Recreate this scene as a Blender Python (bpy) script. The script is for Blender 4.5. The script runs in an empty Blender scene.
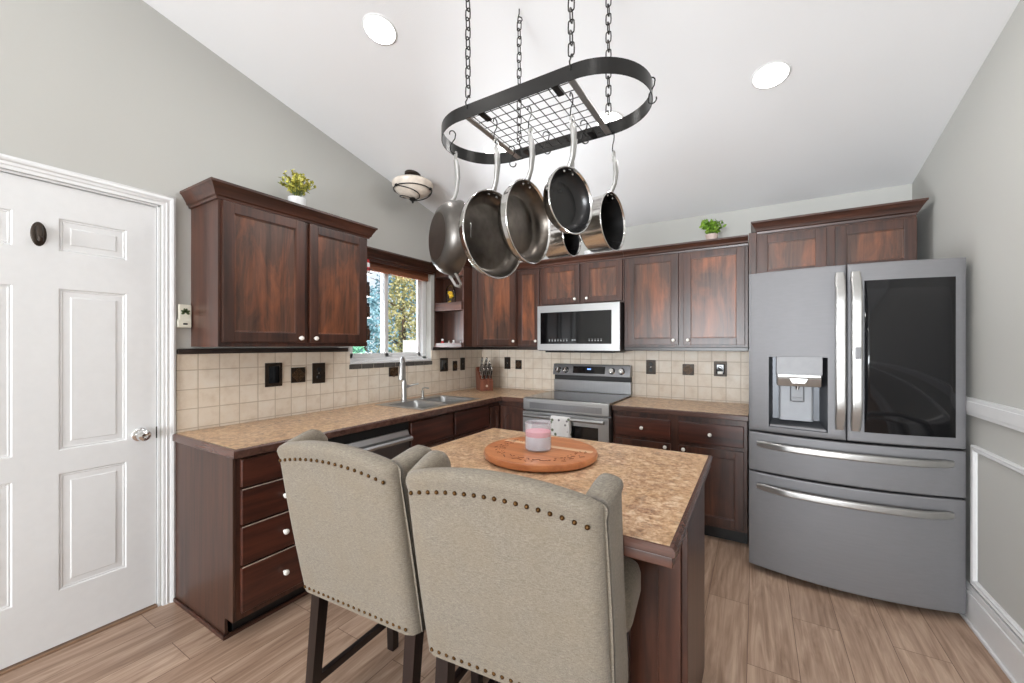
import bpy, bmesh, math, random
from mathutils import Vector, Matrix

# ------------------------------------------------------------------ camera, world, light, exposure
SC = bpy.context.scene
COL = SC.collection
R = math.radians
YAW = 31.33
cam = bpy.data.objects.new('camera', bpy.data.cameras.new('camera'))
COL.objects.link(cam)
cam.location = (2.636, 0.0, 1.35)
cam.rotation_euler = (R(90), 0, R(YAW))
cam.data.sensor_width = 36.0
cam.data.lens = 404.0 / 1024.0 * 36.0
cam.data.shift_x = 2.0 / 1024.0
cam.data.shift_y = 3.8 / 1024.0
cam.data.clip_start = 0.02
SC.camera = cam
SC.view_settings.view_transform = 'Standard'
SC.view_settings.look = 'None'
SC.view_settings.gamma = 1.0
SC.view_settings.use_curve_mapping = False
SC.view_settings.exposure = 0.1

YB = 3.73          # back wall
XR = 3.534         # right wall
YF = -6.0          # wall behind the camera
RIDGE = -1.1
ZB, SL = 2.438, 0.219
def ceil_z(y):
    return ZB + SL * (YB - y) if y >= RIDGE else ZB + SL * (YB - RIDGE) - SL * (RIDGE - y)

W = bpy.data.worlds.new('sky'); SC.world = W; W.use_nodes = True
wn = W.node_tree; wn.nodes.clear()
wo = wn.nodes.new('ShaderNodeOutputWorld'); bg = wn.nodes.new('ShaderNodeBackground')
tc = wn.nodes.new('ShaderNodeTexCoord'); sx = wn.nodes.new('ShaderNodeSeparateXYZ'); rp = wn.nodes.new('ShaderNodeValToRGB')
rp.color_ramp.elements[0].position = 0.0; rp.color_ramp.elements[0].color = (0.95, 0.97, 1, 1)
rp.color_ramp.elements[1].position = 0.6; rp.color_ramp.elements[1].color = (0.45, 0.68, 1, 1)
wn.links.new(tc.outputs['Generated'], sx.inputs[0]); wn.links.new(sx.outputs['Z'], rp.inputs[0])
wn.links.new(rp.outputs[0], bg.inputs[0]); bg.inputs[1].default_value = 1.1
wn.links.new(bg.outputs[0], wo.inputs[0])

def light(name, kind, loc, rot, energy, color=(1, 1, 1), **kw):
    d = bpy.data.lights.new(name, kind); d.energy = energy; d.color = color
    for k, v in kw.items(): setattr(d, k, v)
    o = bpy.data.objects.new(name, d); COL.objects.link(o)
    o.location = loc; o.rotation_euler = rot
    return o
light('sun', 'SUN', (-6, 2, 8), (R(48), 0, R(57)), 5.0, (1, 0.97, 0.93), angle=R(2))
# added upward fill for the ceiling, set in an unseen made-up patio opening
light('rear_ceiling_fill', 'AREA', (1.85, YF + 0.16, 1.15), (R(-108), 0, R(180)), 236, (0.905, 0.957, 1), shape='RECTANGLE', size=2.8, size_y=2.05, spread=R(120))
light('window_daylight', 'AREA', (-0.75, 2.38, 1.22), (0, R(-122), 0), 120, (0.92, 0.96, 1), shape='RECTANGLE', size=0.9, size_y=1.1)
CAN_W = 3.0
CAN_COL = (1, 0.99, 0.97)

# ------------------------------------------------------------------ materials
def lin(c):
    f = lambda v: (v / 255 / 12.92) if v / 255 <= 0.04045 else ((v / 255 + 0.055) / 1.055) ** 2.4
    return (f(c[0]), f(c[1]), f(c[2]), 1)
class NT:
    def __init__(s, name):
        s.m = bpy.data.materials.new(name); s.m.use_nodes = True
        s.t = s.m.node_tree; s.p = s.t.nodes['Principled BSDF']
    def n(s, kind, **kw):
        o = s.t.nodes.new(kind)
        for k, v in kw.items():
            if k in o.inputs: o.inputs[k].default_value = v
            else: setattr(o, k, v)
        return o
    def l(s, a, b): s.t.links.new(a, b)
    def P(s, **kw):
        for k, v in kw.items(): s.p.inputs[k.replace('_', ' ')].default_value = v
    def ramp(s, fac, stops):
        r = s.n('ShaderNodeValToRGB'); e = r.color_ramp.elements
        while len(e) < len(stops): e.new(0.5)
        for i, (p, c) in enumerate(stops): e[i].position = p; e[i].color = c
        s.l(fac, r.inputs[0]); return r.outputs[0]
    def coord(s, scale=(1, 1, 1), rot=(0, 0, 0), loc=(0, 0, 0), which='Object'):
        c = s.n('ShaderNodeTexCoord'); m = s.n('ShaderNodeMapping')
        m.inputs['Scale'].default_value = scale; m.inputs['Rotation'].default_value = rot; m.inputs['Location'].default_value = loc
        s.l(c.outputs[which], m.inputs[0]); return m.outputs[0]
    def noise(s, vec, scale, detail=4, rough=0.55, dist=0):
        t = s.n('ShaderNodeTexNoise'); t.inputs['Scale'].default_value = scale; t.inputs['Detail'].default_value = detail
        t.inputs['Roughness'].default_value = rough; t.inputs['Distortion'].default_value = dist
        s.l(vec, t.inputs['Vector']); return t.outputs['Fac']
    def mix(s, fac, a, b, mode='MIX'):
        x = s.n('ShaderNodeMix', data_type='RGBA', blend_type=mode)
        for sock, v in ((x.inputs[0], fac), (x.inputs[6], a), (x.inputs[7], b)):
            if hasattr(v, 'links'): s.l(v, sock)
            else: sock.default_value = v
        return x.outputs[2]
    def bump(s, h, strength=0.2, dist=0.002):
        b = s.n('ShaderNodeBump'); b.inputs['Strength'].default_value = strength; b.inputs['Distance'].default_value = dist
        s.l(h, b.inputs['Height']); s.l(b.outputs[0], s.p.inputs['Normal'])
    def base(s, c): s.l(c, s.p.inputs['Base Color'])

def plain(name, c, rough=0.5, metal=0.0, var=0.06, scale=30, **kw):
    m = NT(name); a = lin(c)
    f = m.noise(m.coord(), scale, 3)
    d = tuple(max(0, v * (1 - var)) for v in a[:3]) + (1,); e = tuple(min(1, v * (1 + var)) for v in a[:3]) + (1,)
    m.base(m.ramp(f, [(0.35, d), (0.65, e)]))
    m.P(Roughness=rough, Metallic=metal); m.P(**kw)
    return m.m

def wood(name, axis, dark, mid, warm, warm_amt=0.5, rough=0.34, gscale=1.0):
    m = NT(name)
    sc = [26 * gscale] * 3; sc['xyz'.index(axis)] = 1.6 * gscale
    rnd = m.n('ShaderNodeObjectInfo').outputs['Random']
    co = m.coord(tuple(sc))
    add = m.n('ShaderNodeVectorMath', operation='ADD'); m.l(co, add.inputs[0])
    mul = m.n('ShaderNodeMath', operation='MULTIPLY'); m.l(rnd, mul.inputs[0]); mul.inputs[1].default_value = 40
    m.l(mul.outputs[0], add.inputs[1])
    g = m.noise(add.outputs[0], 1.0, 6, 0.62, 0.6)
    c1 = m.ramp(g, [(0.3, lin(dark)), (0.68, lin(mid))])
    sc2 = [5.5] * 3; sc2['xyz'.index(axis)] = 1.7
    co2 = m.coord(tuple(sc2)); add2 = m.n('ShaderNodeVectorMath', operation='ADD'); m.l(co2, add2.inputs[0]); m.l(mul.outputs[0], add2.inputs[1])
    b = m.noise(add2.outputs[0], 1.0, 5, 0.65, 0.8)
    k = m.ramp(b, [(0.44, (0, 0, 0, 1)), (0.72, (warm_amt,) * 3 + (1,))])
    gk = m.mix(1.0, k, m.ramp(g, [(0.3, (0.45,) * 3 + (1,)), (0.65, (1, 1, 1, 1))]), 'MULTIPLY')
    m.base(m.mix(gk, c1, lin(warm)))
    m.bump(g, 0.12, 0.0012)
    m.P(Roughness=rough); m.p.inputs['Coat Weight'].default_value = 0.12; m.p.inputs['Coat Roughness'].default_value = 0.25
    return m.m

def brushed(name, c, rough=0.3, axis='x', amt=0.03, aniso=0.0, metal=1.0):
    m = NT(name); sc = [110, 110, 110]; sc['xyz'.index(axis)] = 1.0
    f = m.noise(m.coord(tuple(sc)), 1, 3)
    a = lin(c)
    m.base(m.ramp(f, [(0.3, tuple(v * (1 - amt) for v in a[:3]) + (1,)), (0.7, tuple(min(1, v * (1 + amt)) for v in a[:3]) + (1,))]))
    r = m.n('ShaderNodeMapRange'); m.l(f, r.inputs[0]); r.inputs[3].default_value = rough - 0.02; r.inputs[4].default_value = rough + 0.02
    m.l(r.outputs[0], m.p.inputs['Roughness'])
    m.P(Metallic=metal)
    if aniso:
        m.p.inputs['Anisotropic'].default_value = aniso
        tg = m.n('ShaderNodeTangent', direction_type='RADIAL', axis='Z'); m.l(tg.outputs[0], m.p.inputs['Tangent'])
    return m.m

def tile_mat(name, wall):
    m = NT(name)
    c = m.n('ShaderNodeTexCoord'); s = m.n('ShaderNodeSeparateXYZ'); m.l(c.outputs['Object'], s.inputs[0])
    cb = m.n('ShaderNodeCombineXYZ')
    m.l(s.outputs['Y' if wall == 'left' else 'X'], cb.inputs[0]); m.l(s.outputs['Z'], cb.inputs[1])
    off = m.n('ShaderNodeVectorMath', operation='SUBTRACT'); m.l(cb.outputs[0], off.inputs[0])
    off.inputs[1].default_value = (0.905, 0.8985, 0) if wall == 'left' else (0.025, 0.8985, 0)
    b = m.n('ShaderNodeTexBrick', offset=0.0, squash=1.0)
    b.inputs['Scale'].default_value = 1.0; b.inputs['Brick Width'].default_value = 0.1045; b.inputs['Row Height'].default_value = 0.1055
    b.inputs['Mortar Size'].default_value = 0.0028; b.inputs['Mortar Smooth'].default_value = 0.4; b.inputs['Bias'].default_value = 0.0
    b.inputs['Color1'].default_value = lin((220, 204, 184)); b.inputs['Color2'].default_value = lin((234, 224, 210)); b.inputs['Mortar'].default_value = lin((196, 180, 158))
    m.l(off.outputs[0], b.inputs['Vector'])
    n1 = m.noise(m.coord((9, 9, 9)), 1.5, 6, 0.65)
    col = m.mix(0.55, b.outputs['Color'], m.ramp(n1, [(0.3, lin((206, 186, 164))), (0.5, lin((228, 214, 196))), (0.75, lin((236, 228, 216)))]))
    m.base(m.mix(b.outputs['Fac'], col, lin((190, 172, 150))))
    inv = m.n('ShaderNodeMath', operation='SUBTRACT'); inv.inputs[0].default_value = 1; m.l(b.outputs['Fac'], inv.inputs[1])
    ad = m.n('ShaderNodeMath', operation='MULTIPLY_ADD'); m.l(n1, ad.inputs[0]); ad.inputs[1].default_value = 0.25; m.l(inv.outputs[0], ad.inputs[2])
    m.bump(ad.outputs[0], 0.5, 0.003)
    m.P(Roughness=0.42)
    return m.m

def floor_mat():
    m = NT('oak_planks')
    c = m.n('ShaderNodeTexCoord'); s = m.n('ShaderNodeSeparateXYZ'); m.l(c.outputs['Object'], s.inputs[0])
    cb = m.n('ShaderNodeCombineXYZ'); m.l(s.outputs['Y'], cb.inputs[0]); m.l(s.outputs['X'], cb.inputs[1])
    b = m.n('ShaderNodeTexBrick', offset=0.37, squash=1.0)
    b.inputs['Scale'].default_value = 1; b.inputs['Brick Width'].default_value = 1.22; b.inputs['Row Height'].default_value = 0.186
    b.inputs['Mortar Size'].default_value = 0.0014; b.inputs['Mortar Smooth'].default_value = 0.2
    b.inputs['Color1'].default_value = (0, 0, 0, 1); b.inputs['Color2'].default_value = (1, 1, 1, 1); b.inputs['Mortar'].default_value = (0.5, 0.5, 0.5, 1)
    m.l(cb.outputs[0], b.inputs['Vector'])
    sh = m.n('ShaderNodeVectorMath', operation='SCALE'); m.l(b.outputs['Color'], sh.inputs[0]); sh.inputs['Scale'].default_value = 30
    co = m.coord((14, 1.3, 1)); ad = m.n('ShaderNodeVectorMath', operation='ADD'); m.l(co, ad.inputs[0]); m.l(sh.outputs[0], ad.inputs[1])
    g = m.noise(ad.outputs[0], 1.4, 7, 0.62, 1.4)
    co2 = m.coord((90, 3, 1)); ad2 = m.n('ShaderNodeVectorMath', operation='ADD'); m.l(co2, ad2.inputs[0]); m.l(sh.outputs[0], ad2.inputs[1])
    g2 = m.noise(ad2.outputs[0], 1.0, 3, 0.5)
    c1 = m.ramp(g, [(0.3, lin((142, 112, 92))), (0.5, lin((186, 157, 136))), (0.7, lin((218, 192, 171)))])
    tint = m.ramp(b.outputs['Color'], [(0, lin((222, 216, 212))), (1, lin((255, 254, 252)))])
    c2 = m.mix(1.0, c1, tint, 'MULTIPLY')
    c3 = m.mix(0.22, c2, m.ramp(g2, [(0.3, lin((110, 82, 64))), (0.7, lin((214, 188, 164)))]))
    m.base(m.mix(b.outputs['Fac'], c3, lin((104, 78, 62))))
    m.bump(g2, 0.06, 0.001)
    m.P(Roughness=0.42)
    return m.m

def laminate(name='speckled_laminate'):
    m = NT(name); co = m.coord()
    a = m.noise(co, 30, 5, 0.7, 0.3); b = m.noise(co, 75, 4, 0.7); d = m.noise(co, 7, 3, 0.6)
    c1 = m.ramp(a, [(0.36, lin((106, 76, 58))), (0.45, lin((172, 128, 96))), (0.54, lin((206, 168, 130))), (0.63, lin((236, 212, 182)))])
    c2 = m.ramp(b, [(0.34, lin((104, 74, 58))), (0.46, lin((188, 148, 114))), (0.64, lin((236, 212, 182)))])
    c3 = m.mix(0.45, c1, c2)
    m.base(m.mix(m.ramp(d, [(0.4, (0, 0, 0, 1)), (0.7, (0.35,) * 3 + (1,))]), c3, lin((206, 168, 118)))); m.P(Roughness=0.3)
    return m.m

def linen():
    m = NT('beige_linen')
    w1 = m.noise(m.coord((900, 900, 130)), 1, 2); w2 = m.noise(m.coord((95, 95, 900)), 1, 3, 0.6)
    big = m.noise(m.coord(), 7, 3)
    h = m.n('ShaderNodeMath', operation='MULTIPLY_ADD'); m.l(w1, h.inputs[0]); h.inputs[1].default_value = 0.4
    h2 = m.n('ShaderNodeMath', operation='MULTIPLY'); m.l(w2, h2.inputs[0]); h2.inputs[1].default_value = 0.6; m.l(h2.outputs[0], h.inputs[2])
    c = m.ramp(h.outputs[0], [(0.34, lin((98, 90, 80))), (0.5, lin((128, 119, 106))), (0.66, lin((152, 143, 130)))])
    m.base(m.mix(m.ramp(big, [(0.35, (0, 0, 0, 1)), (0.7, (0.35,) * 3 + (1,))]), c, lin((130, 115, 93))))
    m.bump(h.outputs[0], 0.3, 0.001)
    m.P(Roughness=0.9); m.p.inputs['Sheen Weight'].default_value = 0.15
    return m.m

def glass(name, rough=0.0, tint=(1, 1, 1, 1)):
    m = NT(name); m.P(Base_Color=tint, Roughness=rough, IOR=1.45)
    m.p.inputs['Transmission Weight'].default_value = 1.0
    return m.m
def pane_glass(name):
    m = NT(name); t = m.t
    tr = t.nodes.new('ShaderNodeBsdfTransparent'); gl = t.nodes.new('ShaderNodeBsdfGlossy'); gl.inputs['Roughness'].default_value = 0.02
    mx = t.nodes.new('ShaderNodeMixShader'); fr = t.nodes.new('ShaderNodeFresnel'); fr.inputs[0].default_value = 1.35
    t.links.new(fr.outputs[0], mx.inputs[0]); t.links.new(tr.outputs[0], mx.inputs[1]); t.links.new(gl.outputs[0], mx.inputs[2])
    t.links.new(mx.outputs[0], t.nodes['Material Output'].inputs[0])
    return m.m
def emissive(name, c, strength):
    m = NT(name); m.P(Base_Color=c); m.p.inputs['Emission Color'].default_value = c; m.p.inputs['Emission Strength'].default_value = strength
    return m.m
def leafy(name, cols, rough=0.6):
    m = NT(name); f = m.noise(m.coord(), 23, 3, 0.7)
    st = [(0.3 + 0.4 * i / (len(cols) - 1), lin(c)) for i, c in enumerate(cols)]
    m.base(m.ramp(f, st)); m.P(Roughness=rough); m.p.inputs['Transmission Weight'].default_value = 0.0
    return m.m
def wall_paint(name, c, bump=0.05):
    m = NT(name); f = m.noise(m.coord(), 140, 3); g = m.noise(m.coord(), 1.3, 2)
    a = lin(c)
    m.base(m.ramp(g, [(0.3, tuple(v * 0.985 for v in a[:3]) + (1,)), (0.7, tuple(min(1, v * 1.015) for v in a[:3]) + (1,))]))
    m.bump(f, bump, 0.002); m.P(Roughness=0.75)
    return m.m

D, MD, WM = (37, 23, 18), (80, 49, 38), (132, 72, 42)
M = dict(
    wall=wall_paint('greige_wall_paint', (192, 191, 186)),
    ceiling=wall_paint('textured_ceiling_paint', (243, 243, 244), 0.25),
    white=plain('white_trim_paint', (229, 229, 229), 0.35, var=0.01),
    floor=floor_mat(), tile_l=tile_mat('beige_tile', 'left'), tile_b=tile_mat('beige_tile', 'back'),
    wv=wood('dark_cherry_wood', 'z', D, MD, WM, 0.25), wh=wood('dark_cherry_wood_across', 'x', D, MD, WM, 0.25),
    why=wood('dark_cherry_wood_along', 'y', D, MD, WM, 0.2),
    wp=wood('worn_cherry_panel', 'z', (44, 30, 25), (104, 70, 54), (178, 102, 60), 0.75),
    wph=wood('worn_cherry_drawer', 'x', (40, 22, 17), (82, 43, 32), (116, 60, 40), 0.3),
    wdark=wood('dull_cherry_side', 'z', (44, 28, 22), (78, 50, 38), (92, 58, 42), 0.3, 0.42),  # cherry with less warm tone and a duller finish, for the end panel
    liner=plain('dark_pencil_liner', (44, 34, 30), 0.3), edge=wood('brown_edge_band', 'x', (62, 42, 36), (100, 70, 60), (110, 78, 66), 0.3, 0.25),
    lam=laminate(), steel=plain('brushed_steel', (180, 180, 180), 0.33, 0.95, 0.02, 2.5), steelz=brushed('brushed_steel_upright', (150, 150, 152), 0.3, 'z'),
    fridge=brushed('grey_fridge_steel', (130, 129, 131), 0.55, 'x', 0.03, 0.6, 0.5), chrome=plain('polished_chrome', (225, 225, 225), 0.08, 1.0, 0.01),
    satin=plain('satin_nickel', (186, 185, 183), 0.32, 0.9, 0.03), panm=plain('polished_pan_steel', (205, 203, 200), 0.14, 1.0, 0.05, 12),
    pandark=plain('grey_pan_base', (96, 92, 88), 0.35, 0.9, 0.12, 14), coat=plain('worn_nonstick', (104, 97, 90), 0.3, 0.85, 0.35, 11),
    coatdark=plain('black_nonstick', (52, 51, 51), 0.25, 0.5, 0.15, 9), basedark=plain('burnt_pan_bottom', (62, 52, 46), 0.45, 0.6, 0.2, 14),
    blackglass=plain('black_glass', (10, 10, 11), 0.06, 0, 0.02), tintglass=plain('smoked_glass', (24, 24, 26), 0.08, 0, 0.03),
    black=plain('matt_black', (18, 17, 17), 0.45), iron=plain('black_iron', (46, 45, 44), 0.3, 0.75), ironwire=plain('dark_wire', (52, 50, 48), 0.35, 0.7),
    bronze=plain('oiled_bronze', (52, 42, 34), 0.4, 0.5, 0.2, 60), accent=plain('embossed_bronze_tile', (92, 70, 48), 0.4, 0.4, 0.5, 160),
    knob=plain('white_ceramic', (238, 234, 226), 0.2, var=0.01), linen=linen(),
    espresso=wood('espresso_leg', 'z', (18, 12, 12), (38, 26, 24), (44, 30, 26), 0.3, 0.3),
    nail=plain('antique_brass_nail', (92, 66, 38), 0.35, 0.9, 0.2, 80),
    tray=wood('orange_board_wood', 'x', (168, 98, 58), (208, 134, 86), (224, 158, 110), 0.5, 0.3),
    traystripe=wood('pale_board_wood', 'x', (206, 158, 118), (232, 192, 154), (238, 204, 168), 0.4, 0.3), burn=plain('burnt_mark', (110, 58, 34), 0.5),
    frost=None, wax=plain('pink_wax', (222, 128, 146), 0.5, var=0.05), jarwax=plain('pale_frosted_glass', (206, 206, 218), 0.3, var=0.05, scale=120),
    block=wood('knife_block_wood', 'z', (92, 48, 34), (134, 78, 58), (150, 90, 66), 0.4), pot=plain('white_pot', (240, 240, 240), 0.3, var=0.01),
    potpink=plain('blush_pot', (206, 184, 174), 0.5, var=0.04),
    leafy=leafy('yellow_green_leaves', [(92, 96, 40), (150, 150, 62), (206, 196, 84), (226, 226, 170)]),
    leafg=leafy('bright_green_leaves', [(60, 96, 22), (112, 152, 44), (168, 196, 76)]),
    blossom=leafy('yellow_petals', [(214, 170, 20), (246, 214, 40)]), stem=plain('green_stem', (84, 104, 48), 0.6),
    alab=plain('alabaster_glass', (226, 214, 200), 0.3, var=0.1, scale=18), plate=plain('ivory_plate', (226, 222, 206), 0.4, var=0.03),
    clear=pane_glass('clear_glass'), tree=leafy('olive_leaves', [(120, 124, 70), (184, 174, 116), (230, 218, 170)]),
    shrub=leafy('blue_green_leaves', [(70, 120, 128), (130, 172, 182), (206, 228, 234)]), lawn=leafy('lawn_grass', [(70, 120, 80), (112, 160, 110)]),
    bark=plain('bark', (92, 74, 58), 0.8, var=0.3), fence=plain('pale_fence', (232, 228, 220), 0.6), blind=wood('woven_wood_blind', 'x', (96, 54, 36), (150, 92, 62), (176, 110, 74), 0.5, 0.5),
    red=plain('red_cap', (196, 40, 44), 0.4), spice=plain('brown_spice_glass', (72, 46, 34), 0.15), brass=plain('brass_lid', (160, 120, 60), 0.3, 0.9),
    display=emissive('clock_display', (0.25, 0.45, 1, 1), 1.2), lens=emissive('lamp_lens', (1, 0.98, 0.95, 1), 8.0), mark=plain('grey_print', (150, 150, 150), 0.5),
    outside=plain('rear_room_shade', (180, 178, 172), 0.7), pale_edge=plain('edge_highlight_and_emblem', (196, 178, 160), 0.4, var=0.2, scale=40),  # last one: pale highlight tone of drawer edges, also the knife block emblem
)
def frosted():
    m = NT('frosted_clear_glass'); t = m.t
    m.P(Base_Color=lin((236, 238, 242)), Roughness=0.25); m.p.inputs['Alpha'].default_value = 0.22
    return m.m
M['frost'] = frosted()
def towel_mat():
    m = NT('flowered_cotton'); v = m.n('ShaderNodeTexVoronoi'); v.inputs['Scale'].default_value = 26; m.l(m.coord(), v.inputs['Vector'])
    col = m.ramp(v.outputs['Color'], [(0.25, lin((92, 84, 96))), (0.5, lin((150, 120, 160))), (0.7, lin((110, 118, 96)))])
    k = m.ramp(v.outputs['Distance'], [(0.26, (1, 1, 1, 1)), (0.36, (0, 0, 0, 1))])
    m.base(m.mix(k, lin((234, 232, 230)), col)); m.P(Roughness=0.9)
    return m.m
M['towel'] = towel_mat()

# ------------------------------------------------------------------ mesh builder
class MB:
    def __init__(s): s.bm = bmesh.new()
    def _merge(s, b, mat=None):
        if mat is not None: b.transform(mat)
        me = bpy.data.meshes.new('tmp'); b.to_mesh(me); b.free(); s.bm.from_mesh(me); bpy.data.meshes.remove(me)
        return s
    def box(s, x0, x1, y0, y1, z0, z1, bev=0.0, seg=2, mat=None):
        b = bmesh.new(); bmesh.ops.create_cube(b, size=1)
        b.transform(Matrix.Translation(((x0 + x1) / 2, (y0 + y1) / 2, (z0 + z1) / 2)) @ Matrix.Diagonal((abs(x1 - x0), abs(y1 - y0), abs(z1 - z0), 1)))
        if bev: bmesh.ops.bevel(b, geom=b.edges[:], offset=bev, segments=seg, profile=0.5, affect='EDGES')
        return s._merge(b, mat)
    def lathe(s, prof, n=32, mat=None, closed=False):
        b = bmesh.new(); rings = []
        for r, z in prof:
            if r < 1e-6: rings.append([b.verts.new((0, 0, z))])
            else: rings.append([b.verts.new((r * math.cos(2 * math.pi * i / n), r * math.sin(2 * math.pi * i / n), z)) for i in range(n)])
        prs = list(zip(rings[:-1], rings[1:])) + ([(rings[-1], rings[0])] if closed else [])
        for a, c in prs:
            for i in range(n):
                j = (i + 1) % n
                if len(a) == 1 and len(c) == 1: continue
                if len(a) == 1: b.faces.new((a[0], c[i], c[j]))
                elif len(c) == 1: b.faces.new((a[i], a[j], c[0]))
                else: b.faces.new((a[i], a[j], c[j], c[i]))
        bmesh.ops.recalc_face_normals(b, faces=b.faces[:])
        return s._merge(b, mat)
    def tube(s, pts, r, n=8, closed=False, mat=None, flat=None):
        pts = [Vector(p) for p in pts]; b = bmesh.new(); rings = []; N = len(pts)
        rad = r if isinstance(r, (list, tuple)) else [r] * N
        up = None
        for i in range(N):
            if closed: t = pts[(i + 1) % N] - pts[i - 1]
            else: t = pts[min(i + 1, N - 1)] - pts[max(i - 1, 0)]
            t.normalize()
            if up is None:
                up = Vector((0, 0, 1)) if abs(t.z) < 0.9 else Vector((1, 0, 0))
            a = up - t * up.dot(t)
            if a.length < 1e-5: a = t.orthogonal()
            a.normalize(); c = t.cross(a); up = a
            ra, rc = (rad[i], rad[i]) if flat is None else (rad[i] * flat[0], rad[i] * flat[1])
            rings.append([b.verts.new(pts[i] + a * (ra * math.cos(2 * math.pi * k / n)) + c * (rc * math.sin(2 * math.pi * k / n))) for k in range(n)])
        for i in range(N if closed else N - 1):
            p, q = rings[i], rings[(i + 1) % N]
            for k in range(n):
                b.faces.new((p[k], p[(k + 1) % n], q[(k + 1) % n], q[k]))
        if not closed: b.faces.new(rings[0][::-1]); b.faces.new(rings[-1])
        bmesh.ops.recalc_face_normals(b, faces=b.faces[:])
        return s._merge(b, mat)
    def prism(s, poly, axis, a, c, bev=0.0, seg=2, mat=None):
        # polygon in the two other axes (in order xyz without axis)
        def P(u, v, w): return {'x': (w, u, v), 'y': (u, w, v), 'z': (u, v, w)}[axis]
        b = bmesh.new()
        v0 = [b.verts.new(P(u, v, a)) for u, v in poly]; v1 = [b.verts.new(P(u, v, c)) for u, v in poly]
        n = len(poly); b.faces.new(v0[::-1]); b.faces.new(v1)
        for i in range(n): b.faces.new((v0[i], v0[(i + 1) % n], v1[(i + 1) % n], v1[i]))
        bmesh.ops.recalc_face_normals(b, faces=b.faces[:])
        if bev:
            es = [e for e in b.edges if len(e.link_faces) == 2 and e.calc_face_angle() > R(25)]
            bmesh.ops.bevel(b, geom=es, offset=bev, segments=seg, profile=0.5, affect='EDGES')
        return s._merge(b, mat)
    def slab(s, us, vs, inc, w0, w1, axis='z', mat=None):
        # grid of cells in a plane, holes where inc(i, j) is false
        def P(u, v, w): return {'x': (w, u, v), 'y': (u, w, v), 'z': (u, v, w)}[axis]
        b = bmesh.new(); V = {}
        def vert(i, j, k):
            if (i, j, k) not in V: V[(i, j, k)] = b.verts.new(P(us[i], vs[j], (w0, w1)[k]))
            return V[(i, j, k)]
        nu, nv = len(us) - 1, len(vs) - 1
        on = lambda i, j: 0 <= i < nu and 0 <= j < nv and inc(i, j)
        for i in range(nu):
            for j in range(nv):
                if not on(i, j): continue
                for k in (0, 1): b.faces.new((vert(i, j, k), vert(i + 1, j, k), vert(i + 1, j + 1, k), vert(i, j + 1, k)))
                for (di, dj, p, q) in ((-1, 0, (i, j), (i, j + 1)), (1, 0, (i + 1, j), (i + 1, j + 1)), (0, -1, (i, j), (i + 1, j)), (0, 1, (i, j + 1), (i + 1, j + 1))):
                    if not on(i + di, j + dj): b.faces.new((vert(*p, 0), vert(*q, 0), vert(*q, 1), vert(*p, 1)))
        bmesh.ops.recalc_face_normals(b, faces=b.faces[:])
        return s._merge(b, mat)
    def sweep(s, path, prof, closed=False, mat=None):
        # path: list of (x, y); prof: closed list of (outward, z); outward = right-hand side of travel
        path = [Vector(p) for p in path]; N = len(path); b = bmesh.new(); rings = []
        for i in range(N):
            if closed or 0 < i < N - 1:
                d0 = (path[i] - path[i - 1]).normalized(); d1 = (path[(i + 1) % N] - path[i]).normalized()
            elif i == 0: d0 = d1 = (path[1] - path[0]).normalized()
            else: d0 = d1 = (path[-1] - path[-2]).normalized()
            n0 = Vector((d0.y, -d0.x)); n1 = Vector((d1.y, -d1.x)); m = n0 + n1; m = m / max(1e-6, m.dot(n0))
            rings.append([b.verts.new((path[i].x + m.x * o, path[i].y + m.y * o, z)) for o, z in prof])
        K = len(prof)
        for i in range(N if closed else N - 1):
            p, q = rings[i], rings[(i + 1) % N]
            for k in range(K): b.faces.new((p[k], p[(k + 1) % K], q[(k + 1) % K], q[k]))
        if not closed: b.faces.new(rings[0][::-1]); b.faces.new(rings[-1])
        bmesh.ops.recalc_face_normals(b, faces=b.faces[:])
        return s._merge(b, mat)
    def grid(s, fn, nu, nv, cu=False, cv=False, mat=None, cap=False):
        b = bmesh.new()
        g = [[b.verts.new(fn(i / (nu if cu else nu - 1), j / (nv if cv else nv - 1))) for j in range(nv)] for i in range(nu)]
        for i in range(nu if cu else nu - 1):
            for j in range(nv if cv else nv - 1):
                b.faces.new((g[i][j], g[(i + 1) % nu][j], g[(i + 1) % nu][(j + 1) % nv], g[i][(j + 1) % nv]))
        if cap: b.faces.new(g[0][::-1]); b.faces.new(g[-1])
        bmesh.ops.recalc_face_normals(b, faces=b.faces[:])
        return s._merge(b, mat)
    def ball(s, c, r, n=12, sc=(1, 1, 1)):
        b = bmesh.new(); bmesh.ops.create_uvsphere(b, u_segments=n, v_segments=max(6, n // 2), radius=r)
        b.transform(Matrix.Translation(c) @ Matrix.Diagonal((*sc, 1)))
        return s._merge(b)
    def leaf(s, c, d, l, w, droop=0.15):
        # one bent leaf: 6 vertices
        d = Vector(d).normalized(); c = Vector(c); n = d.orthogonal().normalized()
        n = Matrix.Rotation(random.random() * 6.28, 3, d) @ n
        u = d.cross(n)
        f = lambda a, b_: s.bm.verts.new(c + d * (l * a) + u * (w * b_) - n * (droop * l * a * a))
        p0, p1, p2, p3, p4, p5 = f(0, 0), f(0.35, 0.5), f(0.75, 0.38), f(1, 0), f(0.75, -0.38), f(0.35, -0.5)
        s.bm.faces.new((p0, p1, p2, p3)); s.bm.faces.new((p0, p3, p4, p5))
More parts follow.
